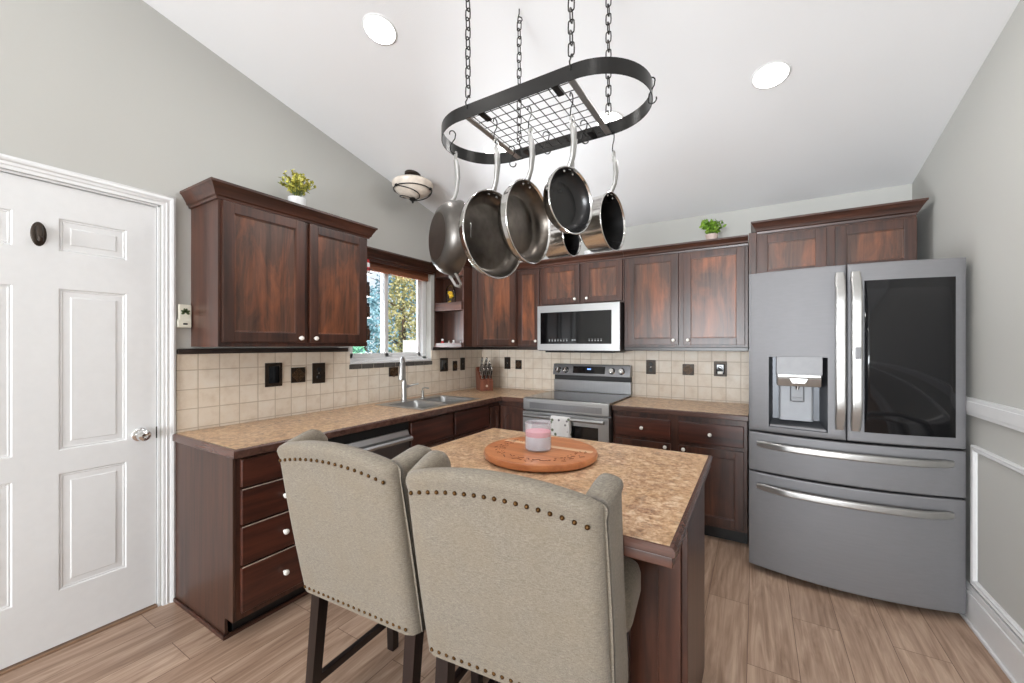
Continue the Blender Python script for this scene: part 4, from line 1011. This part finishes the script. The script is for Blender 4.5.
def pan(name, label, pos, rz, Rr, h_, L, base_r, inner='coat', helper=False, outer='panm', thick=0.003, straight=False, cat='pan'):
    t = thing(name, label, cat, pos, R(rz), group='cookware on the pot rack')
    cz = -(L + Rr)
    A = TR((0, 0, cz)) @ Matrix.Rotation(R(-90), 4, 'X')       # lathe z -> +y  (depth behind the rim)
    if straight: out = [(0, h_), (base_r - 0.006, h_), (base_r, h_ - 0.006), (Rr - 0.003, 0.004), (Rr + 0.001, 0.0)]
    else: out = [(0, h_), (base_r, h_), (base_r + 0.006, h_ - 0.003), (base_r + 0.45 * (Rr - base_r), h_ * 0.86), (base_r + 0.76 * (Rr - base_r), h_ * 0.6), (base_r + 0.92 * (Rr - base_r), h_ * 0.3), (Rr - 0.001, 0.004), (Rr + 0.002, 0.0)]
    inn = [(max(0, r - thick), z if z < 0.5 * thick else z - thick * (1 if r < base_r + 0.001 else 0.3)) for r, z in out]
    rim = out[-1:] + [(Rr - thick, -0.0005), (Rr - thick - 0.002, 0.004)]
    m = MB(); m.lathe(out + rim[1:], 56, A); o = m.build('body', M[outer], t)
    MB().tube([((Rr - 0.001) * math.cos(2 * math.pi * k / 56), -0.0005, cz + (Rr - 0.001) * math.sin(2 * math.pi * k / 56)) for k in range(56)], 0.0028, 8, closed=True).build('rolled_rim', M['panm'], o)
    ins = [(0, h_ - thick), (base_r - 0.008, h_ - thick)] + ([(Rr - thick - 0.004, 0.02)] if straight else [(base_r, h_ - thick - 0.001), (base_r + 0.45 * (Rr - base_r) - 0.004, h_ * 0.84 - 0.002), (base_r + 0.76 * (Rr - base_r) - 0.004, h_ * 0.58), (base_r + 0.92 * (Rr - base_r) - 0.004, h_ * 0.28)]) + [(Rr - thick - 0.001, 0.003)]
    MB().lathe(ins, 56, A).build('lining', M[inner], o)
    if outer != 'panm' or not straight:
        MB().lathe([(0, h_ + 0.001), (base_r - 0.004, h_ + 0.001), (base_r - 0.002, h_ - 0.0005)], 48, A).build('base_disc', M['basedark'], o)
    # handle with an eye at the top
    m = MB()
    pts = [(0, 0.014, -(L + 0.002)), (0, 0.004, -(L - 0.014)), (0, -0.006, -L * 0.78), (0, -0.012, -L * 0.5), (0, -0.009, -L * 0.25), (0, -0.003, -0.024)]
    m.tube(pts, [0.012, 0.0105, 0.0105, 0.0125, 0.013, 0.0105], 12, flat=(0.8, 1.0))
    eye = [(0.0095 * math.cos(2 * math.pi * k / 14), -0.003, -0.008 + 0.015 * math.sin(2 * math.pi * k / 14)) for k in range(14)]
    m.tube(eye, 0.004, 8, closed=True); m.build('handle', M['satin'], t)
    m = MB()
    for sx_ in (-0.022, 0.022): m.ball((sx_, 0.014, -(L + 0.012)), 0.0055, 10, (1, 0.7, 1))
    m.build('rivets', M['chrome'], o)
    if helper:
        zz = cz - Rr
        MB().tube([(-0.03, 0.012, zz + 0.006), (-0.03, 0.0, zz - 0.012), (-0.026, -0.014, zz - 0.034), (0, -0.02, zz - 0.042), (0.026, -0.014, zz - 0.034), (0.03, 0.0, zz - 0.012), (0.03, 0.012, zz + 0.006)], 0.0055, 8).build('helper_handle', M['satin'], t)
    return t
ZH = 2.126
pan('saute_pan', 'deep pan at the left end of the rack, dark base turned to the room', (1.594, 1.283, ZH), 152, 0.150, 0.078, 0.195, 0.095, helper=True, outer='pandark', inner='coat')
pan('frying_pan', 'largest worn frying pan, second from the left on the rack', (1.788, 1.285, ZH), 80, 0.165, 0.052, 0.190, 0.128)
pan('frying_pan', 'medium frying pan in the middle of the rack with bright inner wall', (1.937, 1.285, ZH), 86, 0.148, 0.056, 0.183, 0.108)
pan('frying_pan', 'smallest black-lined frying pan hanging in front of the small saucepan', (2.097, 1.290, ZH), 72, 0.113, 0.048, 0.168, 0.082, inner='coatdark')
pan('saucepan', 'small shiny saucepan half hidden behind the smallest frying pan', (1.970, 1.600, ZH), 84, 0.080, 0.115, 0.238, 0.077, inner='coatdark', straight=True)
pan('saucepan', 'large shiny saucepan at the right end of the hanging pans', (2.143, 1.612, ZH), 82, 0.116, 0.10, 0.160, 0.109, inner='coatdark', straight=True)
GZ = 2.213
hook(1.590, 1.2725, 2.216, 60, 'S-hook over the left end of the rack band holding the deep pan')
hook(1.788, 1.285, GZ, 90, 'S-hook holding the largest frying pan')
hook(1.937, 1.285, GZ, 90, 'S-hook holding the medium middle frying pan')
hook(2.097, 1.290, GZ, 90, 'S-hook holding the smallest black-lined frying pan')
hook(1.970, 1.600, GZ, 90, 'S-hook holding the small half hidden saucepan')
hook(2.143, 1.612, GZ, 90, 'S-hook holding the large saucepan at the right')
hook(1.912, 1.47, GZ, 40, 'empty S-hook under the middle of the wire grid, left of the other empty one')
hook(2.073, 1.47, GZ, 40, 'empty S-hook under the right half of the wire grid')
hook(1.733, 1.50, GZ, 40, 'empty S-hook near the left far clip of the wire grid')
hook(2.331, 1.425, 2.262, 0, 'empty S-hook over the right end of the rack band')

# ------------------------------------------------------------------ ceiling lights
nrm = Vector((0, SL, 1)).normalized(); q = Vector((0, 0, 1)).rotation_difference(nrm).to_matrix().to_4x4()
def can(x, y, label, slope=1):
    n_ = Vector((0, SL * slope, 1)).normalized(); qq = Vector((0, 0, 1)).rotation_difference(n_).to_matrix().to_4x4()
    t = thing('recessed_ceiling_light', label, 'light', (x, y, ceil_z(y)), group='round lights in the sloped ceiling'); 
    A = qq
    MB().lathe([(0.076, -0.001), (0.077, -0.005), (0.083, -0.004), (0.087, -0.0005)], 40, A).build('trim_ring', M['white'], t)
    MB().lathe([(0, -0.0035), (0.0755, -0.0035), (0.0755, -0.001), (0, -0.001)], 40, A).build('lens', M['lens'], t)
    l = light('lamp', 'AREA', (0, 0, 0), (0, 0, 0), CAN_W, CAN_COL, shape='DISK', size=0.13)
    l.parent = t; l.matrix_local = TR(n_ * -0.008) @ qq
    return t
can(1.01, 1.405, 'lit round ceiling light left of the pot rack chains')
can(2.70, 2.44, 'lit round ceiling light above the refrigerator')
can(1.87, 2.43, 'lit round ceiling light seen through the right end of the pot rack')
can(1.05, 2.41, 'lit round ceiling light seen just behind the left end of the pot rack')
can(2.70, 1.405, 'round ceiling light above the right side, out of the picture at the top')
for x, w_ in ((0.9, 'left'), (2.6, 'right')): can(x, -0.1, 'round ceiling light behind the stools on the ' + w_ + ', out of the picture')
for x, w_ in ((0.9, 'left'), (2.6, 'right')): can(x, -2.0, 'round ceiling light on the ' + w_ + ' in the room beyond the stools, out of the picture', -1)

bf = thing('bowl_ceiling_lamp', 'cream glass bowl lamp with black scrollwork high near the window', 'lamp', (0.262, 2.385, ceil_z(2.385)))
Q = q
MB().lathe([(0, 0), (0.065, 0), (0.062, -0.018), (0.03, -0.03), (0.012, -0.034), (0.012, -0.06), (0, -0.06)], 32, Q).build('canopy', M['bronze'], bf)
m = MB(); m.lathe([(0.01, -0.05), (0.09, -0.052), (0.15, -0.062), (0.163, -0.075), (0.16, -0.098), (0.135, -0.14), (0.09, -0.17), (0.04, -0.184), (0.01, -0.187)], 48); m.build('glass_bowl', M['alab'], bf)
m = MB(); m.tube([(0.15 * math.cos(2 * math.pi * k / 40), 0.15 * math.sin(2 * math.pi * k / 40), -0.128) for k in range(40)], 0.0045, 8, closed=True)
for a0 in (20, 140, 260):
    pts = []
    for k in range(18):
        t_ = k / 17; a = R(a0 + 150 * t_); r_ = 0.152 * (1 - t_) ** 0.8 + 0.012; pts.append((r_ * math.cos(a), r_ * math.sin(a), -0.128 - 0.075 * t_ ** 0.7))
    m.tube(pts, 0.0042, 8)
    m.ball((0.152 * math.cos(R(a0)), 0.152 * math.sin(R(a0)), -0.128), 0.014, 10, (1, 1, 0.8))
m.build('scrollwork', M['iron'], bf)
MB().lathe([(0, -0.186), (0.02, -0.19), (0.028, -0.2), (0.02, -0.212), (0.008, -0.216), (0.009, -0.226), (0, -0.236)], 20).build('finial', M['iron'], bf)

# ------------------------------------------------------------------ small things on the walls
def plate_left(y0, y1, z0, z1, label, kind='switch'):
    t = thing('outlet_plate' if kind != 'tile' else 'accent_tile', label, 'outlet' if kind != 'tile' else 'tile', (0.0082, (y0 + y1) / 2, (z0 + z1) / 2), L90)
    fill_plate(t, y1 - y0, z1 - z0, kind); return t
def plate_back(x0, x1, z0, z1, label, kind='switch'):
    t = thing('outlet_plate' if kind != 'tile' else 'accent_tile', label, 'outlet' if kind != 'tile' else 'tile', ((x0 + x1) / 2, YB - 0.0082, (z0 + z1) / 2))
    fill_plate(t, x1 - x0, z1 - z0, kind); return t
def fill_plate(t, w_, h_, kind):
    if kind == 'tile':
        MB().box(-w_ / 2, w_ / 2, -0.008, 0, -h_ / 2, h_ / 2, 0.003).build('tile', M['bronze'], t)
        m = MB(); rg_ = random.Random(int(w_ * 1e5))
        for k in range(5):
            r0 = w_ * (0.08 + 0.075 * k)
            m.tube([(r0 * math.cos(2 * math.pi * i / 20) * (1 + 0.15 * math.cos(4 * 2 * math.pi * i / 20)), -0.0085, r0 * math.sin(2 * math.pi * i / 20) * (1 + 0.15 * math.cos(4 * 2 * math.pi * i / 20))) for i in range(20)], 0.0022, 6, closed=True)
        m.build('relief', M['accent'], t)
        return
    MB().box(-w_ / 2, w_ / 2, -0.006, 0, -h_ / 2, h_ / 2, 0.003).build('plate', M['bronze'], t)
    if kind == 'outlet':
        m = MB()
        for dz in (-0.026, 0.026): m.lathe([(0, 0.0085), (0.015, 0.0085), (0.017, 0.0055)], 20, TR((0, 0, dz)) @ RX90)
        m.build('socket', M['black'], t)
        MB().lathe([(0, 0.0072), (0.0035, 0.007), (0.004, 0.0055)], 10, RX90).build('screw', M['satin'], t)
    elif kind == 'gadget':
        m = MB(); m.box(-w_ * 0.33, w_ * 0.33, -0.03, -0.0055, -h_ * 0.36, h_ * 0.34, 0.008, 3); m.build('plug_body', M['tintglass'], t)
        m = MB(); m.box(-w_ * 0.2, w_ * 0.2, -0.0325, -0.029, -h_ * 0.34, -h_ * 0.16, 0.004); m.build('plug_face', M['knob'], t)
        MB().lathe([(0, 0.034), (0.012, 0.033), (0.016, 0.029)], 20, TR((0, 0, 0.008)) @ RX90).build('lens', M['blackglass'], t)
    else:
        MB().box(-w_ * 0.3, w_ * 0.3, -0.0085, -0.0055, -h_ * 0.36, h_ * 0.36, 0.002).build('rocker', M['blackglass'], t)
plate_left(1.362, 1.470, 1.087, 1.238, 'dark bronze double switch plate left of the bronze tile on the left wall', 'switch')
plate_left(1.528, 1.626, 1.100, 1.201, 'embossed bronze tile between two dark plates on the left wall', 'tile')
plate_left(1.678, 1.776, 1.084, 1.226, 'dark bronze outlet plate right of the bronze tile on the left wall', 'outlet')
plate_left(2.362, 2.462, 1.088, 1.164, 'dark bronze tile under the window behind the faucet', 'tile')
plate_left(3.003, 3.120, 1.093, 1.224, 'dark switch plate under the open corner shelf', 'switch')
plate_left(3.196, 3.264, 1.09, 1.19, 'small bronze tile on the left wall near the corner', 'tile')
plate_left(3.320, 3.395, 1.09, 1.22, 'dark outlet plate on the left wall nearest the corner', 'outlet')
plate_back(0.302, 0.378, 1.094, 1.223, 'dark outlet plate on the back wall beside the knife block', 'outlet')
plate_back(0.441, 0.517, 1.097, 1.193, 'small bronze tile on the back wall left of the range', 'tile')
plate_back(1.797, 1.880, 1.094, 1.219, 'dark outlet plate on the back wall just right of the range', 'outlet')
plate_back(2.100, 2.190, 1.097, 1.190, 'embossed bronze tile on the back wall right of the range', 'tile')
plate_back(2.340, 2.435, 1.096, 1.219, 'dark outlet plate holding a black and white plug-in near the refrigerator', 'gadget')
tp = thing('ivory_wall_plate', 'ivory wall device with a green leaf motif left of the wall cabinet', 'wall device', (0.0, 0.945, 1.507), L90)
MB().box(-0.028, 0.03, -0.02, -0.0005, -0.06, 0.062, 0.005, 3).build('case', M['plate'], tp)
MB().box(-0.033, 0.028, -0.024, -0.0005, -0.062, -0.02, 0.004).build('lower_cover', M['plate'], tp)
m = MB()
for a, l in ((30, 0.022), (75, 0.024), (105, 0.024), (150, 0.022), (-20, 0.016), (200, 0.016)):
    c_ = (0.002 + 0.012 * math.cos(R(a)), -0.0208, 0.018 + 0.012 * math.sin(R(a))); d_ = (math.cos(R(a)), 0, math.sin(R(a)))
    m.prism([(c_[0] + l * 0.5 * d_[0] * math.cos(k) - 0.006 * d_[2] * math.sin(k), c_[2] + l * 0.5 * d_[2] * math.cos(k) + 0.006 * d_[0] * math.sin(k)) for k in [2 * math.pi * i / 10 for i in range(10)]], 'y', -0.0212, -0.0198)
m.build('leaf_motif', plain('olive_print', (78, 92, 58), 0.6), tp)
MB().box(-0.010, 0.010, -0.0255, -0.0235, -0.047, -0.038, 0.001).build('dark_slot', M['black'], tp)

# ------------------------------------------------------------------ plants
def potted(label, loc, mat, potmat, n, hgt, spread, seed, potr, poth, leaf=(0.03, 0.016)):
    random.seed(seed); t = thing('potted_plant', label, 'plant', loc)
    MB().lathe([(0, 0), (potr * 0.78, 0), (potr * 0.82, 0.004), (potr, poth), (potr * 0.9, poth), (potr * 0.85, poth - 0.012), (0, poth - 0.012)], 28).build('pot', potmat, t)
    st_, lf = MB(), MB()
    for k in range(n):
        a = random.random() * 6.28; r_ = spread * random.random() ** 0.6; hh = hgt * random.uniform(0.45, 1.0) * (1 - 0.35 * (r_ / spread) ** 2)
        p0 = Vector((random.uniform(-0.4, 0.4) * potr, random.uniform(-0.4, 0.4) * potr, poth - 0.013)); p2 = Vector((r_ * math.cos(a), r_ * math.sin(a), poth + hh)); p1 = (p0 + p2) / 2 + Vector((0, 0, hh * 0.2))
        st_.tube([p0, p1, p2], 0.0012, 5)
        for q_ in range(12):
            s__ = random.uniform(0.3, 1.0); p = p0.lerp(p1, s__ * 2) if s__ < 0.5 else p1.lerp(p2, s__ * 2 - 1)
            lf.leaf(p, (random.gauss(0, 1), random.gauss(0, 1), random.gauss(0.5, 0.7)), leaf[0] * random.uniform(0.6, 1.2), leaf[1] * random.uniform(0.7, 1.2))
    st_.build('stems', M['stem'], t); lf.build('foliage', mat, t, smooth=False)
    return t
potted('yellow-green leafy plant in a white pot on the left wall cabinet', (0.17, 1.475, 2.1755), M['leafy'], M['pot'], 34, 0.20, 0.125, 3, 0.052, 0.098, (0.026, 0.016))
potted('bright green plant in a small blush pot on the back wall cabinet', (2.345, 3.47, 2.1425), M['leafg'], M['potpink'], 24, 0.125, 0.10, 8, 0.045, 0.06, (0.034, 0.02))
potted('barely visible white pot of leaves on the cabinet behind the hanging saucepans', (1.36, 3.47, 2.1425), M['leafg'], M['pot'], 3, 0.03, 0.03, 9, 0.05, 0.05, (0.012, 0.008))

# ------------------------------------------------------------------ things on the open shelf
cl = thing('glass_cloche', 'glass dome over yellow flowers on the upper open shelf', 'ornament', (0.160, 2.985, 1.6905))
MB().lathe([(0, 0), (0.052, 0), (0.054, 0.004), (0.052, 0.014), (0, 0.014)], 32).build('base', plain('pale_base', (196, 188, 170), 0.5), cl)
MB().lathe([(0.047, 0.015), (0.0475, 0.15), (0.044, 0.185), (0.034, 0.212), (0.018, 0.228), (0, 0.233)], 36).build('dome', M['clear'], cl)
random.seed(5); m = MB(); mm = MB()
for (x, y, z, r_) in ((-0.008, 0, 0.155, 0.026), (0.012, -0.005, 0.125, 0.024), (-0.012, 0.005, 0.06, 0.024), (0.012, 0, 0.045, 0.026)):
    mm.tube([(0, 0, 0.014), (x * 0.6, y, z * 0.6), (x, y, z)], 0.0015, 5)
    for k in range(26): m.leaf((x, y, z), (random.gauss(0, 1), random.gauss(0, 1), random.gauss(0.2, 1)), r_ * random.uniform(0.8, 1.2), r_ * 0.8)
m.build('flowers', M['blossom'], cl, smooth=False); mm.build('stems', M['stem'], cl)
m = MB(); m.tube([(0.048 * math.cos(2 * math.pi * k / 24), 0.048 * math.sin(2 * math.pi * k / 24), 0.02) for k in range(24)], 0.003, 6, closed=True); m.build('gold_ring', M['brass'], cl)
def figure(x, label, mat1, mat2, sc=1.0):
    t = thing('tiny_figurine', label, 'figurine', (x, 2.972, Z0C + 0.0165), group='tiny figurines on the lower open shelf')
    MB().lathe([(0, 0), (0.014 * sc, 0), (0.015 * sc, 0.004), (0.010 * sc, 0.022 * sc), (0.006 * sc, 0.028 * sc)], 18).build('body', mat1, t)
    MB().ball((0, 0, 0.036 * sc), 0.010 * sc, 12).build('head', mat2, t)
figure(0.068, 'red and white tiny figurine on the lower open shelf', M['red'], M['pot'], 1.35)
figure(0.150, 'tiny white figurine next to the red one on the lower open shelf', M['pot'], M['satin'], 0.95)
figure(0.205, 'middle tiny white figurine on the lower open shelf', M['pot'], M['pot'], 1.05)
figure(0.290, 'tiny white figurine at the right end of the lower open shelf', M['pot'], M['satin'], 0.8)

# spice rack on the end of the left wall cabinet
sr = thing('spice_rack', 'narrow wire spice rack on the window side of the left wall cabinet', 'rack', (0.0, 1.8985, 0))
m = MB()
for z in (1.39, 1.55, 1.70, 1.86):
    m.tube([(0.18, 0.0035, z), (0.18, 0.05, z), (0.30, 0.05, z), (0.30, 0.0035, z)], 0.002, 6); m.tube([(0.18, 0.0035, z + 0.03), (0.18, 0.05, z + 0.03), (0.30, 0.05, z + 0.03), (0.30, 0.0035, z + 0.03)], 0.002, 6)
    m.box(0.18, 0.30, 0.001, 0.05, z - 0.004, z - 0.001)
m.build('wire_shelves', M['ironwire'], sr)
for k, (z, mt, lm, lab) in enumerate(((1.86, M['pot'], M['red'], 'red-capped white spice jar, topmost beside the window'), (1.70, M['spice'], M['black'], 'brown spice jar second from the top beside the window'), (1.55, M['spice'], M['iron'], 'brown spice jar third from the top beside the window'), (1.39, M['spice'], M['black'], 'brown spice jar lowest beside the window'))):
    t = thing('spice_jar', lab, 'jar', (0.272, 1.9252, z - 0.0008), group='spice jars beside the window')
    MB().lathe([(0, 0), (0.020, 0), (0.021, 0.003), (0.021, 0.07), (0.016, 0.078), (0, 0.078)], 22).build('glass_body', mt, t)
    MB().lathe([(0.0, 0.0785), (0.018, 0.0785), (0.018, 0.1), (0, 0.1)], 22).build('lid', lm, t)
    if k == 0: MB().lathe([(0.0212, 0.02), (0.0214, 0.021), (0.0214, 0.045), (0.0212, 0.046)], 22).build('red_band', M['red'], t)

# knife block with knives
KA = R(52); KL = Vector((0.235, 3.44, 0.8855))
kb = thing('knife_block', 'brown wood knife block in the counter corner', 'knife block', KL, KA)
poly = [(-0.075, 0.0), (0.085, 0.0), (0.115, 0.225), (0.085, 0.24), (-0.075, 0.105)]
MB().prism(poly, 'x', -0.068, 0.068, 0.004).build('block', M['block'], kb)
MB().lathe([(0, 0.0015), (0.012, 0.001), (0.012, -0.001)], 20, TR((0, -0.0755, 0.05)) @ RX90).build('emblem', M['pale_edge'], kb)
km = thing('kitchen_knife', 'x', 'knife', (0, 0, 0), 0, group='knives in the block')
m = MB(); m.tube([(0, 0, 0.0), (0, 0, 0.045), (0, 0.002, 0.095), (0, 0.006, 0.118)], [0.0095, 0.0105, 0.0105, 0.009], 10, flat=(1.2, 0.75)); m.build('handle', M['satin'], km)
m = MB(); m.box(0.0068, 0.0088, -0.007, 0.007, 0.014, 0.098, 0.001); m.box(-0.0088, -0.0068, -0.007, 0.007, 0.014, 0.098, 0.001); m.box(-0.006, 0.006, -0.0132, -0.012, 0.014, 0.098, 0.0005); m.build('scales', M['black'], km)
m = MB(); m.ball((0, 0.006, 0.119), 0.0105, 10, (0.9, 1.2, 0.9)); m.build('end_cap', M['chrome'], km)
idx = 0; KR = Matrix.Rotation(KA, 4, 'Z')
nn = Vector((0, -0.645, 0.764))
names = ['bottom row left', 'bottom row middle', 'bottom row right', 'second row left', 'second row middle', 'second row right', 'third row left', 'third row middle', 'third row right', 'top row left', 'top row right']
spots = [(x, f) for f in (0.14, 0.38, 0.62) for x in (-0.042, 0.0, 0.042)] + [(-0.025, 0.87), (0.025, 0.87)]
for (x, f), nm in zip(spots, names):
    o = km if idx == 0 else copy_tree(km); idx += 1
    p = Vector((x, -0.075 + 0.16 * f, 0.105 + 0.135 * f)) + nn * 0.003
    o.location = KR @ p + KL; o.rotation_euler = (R(30), 0, KA)
    o['label'] = 'steel and black handled knife in the block, ' + nm

# ------------------------------------------------------------------ outside the window
structure('ground', MB().box(-16, -0.3, 0, 18, -0.6, -0.5), M['lawn'], smooth=False)
def tree(name, label, loc, hgt, rad, mat, n, seed, trunk=True, ls=0.16):
    random.seed(seed); t = thing(name, label, 'tree' if name == 'tree' else 'shrub', loc)
    lf = MB()
    for k in range(n):
        a = random.random() * 6.28; f = random.random(); zr = rad * (1.15 - f) ** 0.75 * random.random() ** 0.4
        lf.leaf((zr * math.cos(a), zr * math.sin(a), hgt * (0.12 + 0.88 * f)), (random.gauss(0, 1), random.gauss(0, 1), random.gauss(0.2, 0.8)), ls * random.uniform(0.6, 1.3), ls * 0.6)
    lf.build('foliage', mat, t, smooth=False)
    m = MB(); m.tube([(0, 0, 0), (0.03, 0, hgt * 0.4), (0, 0.02, hgt * 0.85)], [0.1, 0.07, 0.02], 8)
    for k in range(8):
        a = k * 2.4; z = hgt * (0.2 + 0.08 * k); m.tube([(0, 0, z), (rad * 0.6 * math.cos(a), rad * 0.6 * math.sin(a), z + 0.3)], [0.03, 0.008], 6)
    m.build('trunk', M['bark'], t)
tree('tree', 'olive-yellow tree seen through the right window pane', (-4.4, 6.75, -0.5), 3.5, 0.85, M['tree'], 2600, 11, ls=0.085)
tree('shrub', 'blue-green bush seen through the left window pane', (-3.4, 4.85, -0.5), 2.9, 0.75, M['shrub'], 2400, 12, ls=0.075)
tree('tree', 'tall blue-green tree standing far behind the olive-yellow tree', (-8.6, 10.6, -0.5), 5.2, 1.7, M['shrub'], 5200, 13, ls=0.13)
tree('tree', 'tall blue-green tree far behind the left window pane', (-8.4, 6.9, -0.5), 5.2, 1.6, M['shrub'], 5200, 15, ls=0.13)
tree('shrub', 'low green bush at the bottom of the left window pane', (-2.1, 3.65, -0.5), 1.85, 0.5, leafy('green_bush', [(60, 130, 100), (110, 180, 140), (170, 220, 190)]), 1800, 14, ls=0.06)
fn = thing('garden_fence', 'pale board fence seen at the bottom right of the window', 'fence', (-3.35, 5.75, -0.5), R(65))
m = MB()
for k in range(7): m.box(k * 0.15, k * 0.15 + 0.142, 0, 0.025, 0, 1.95, 0.004)
m.build('boards', M['fence'], fn); MB().box(0, 1.04, 0.026, 0.06, 0.3, 0.38).box(0, 1.04, 0.026, 0.06, 1.4, 1.48).build('rails', M['fence'], fn)
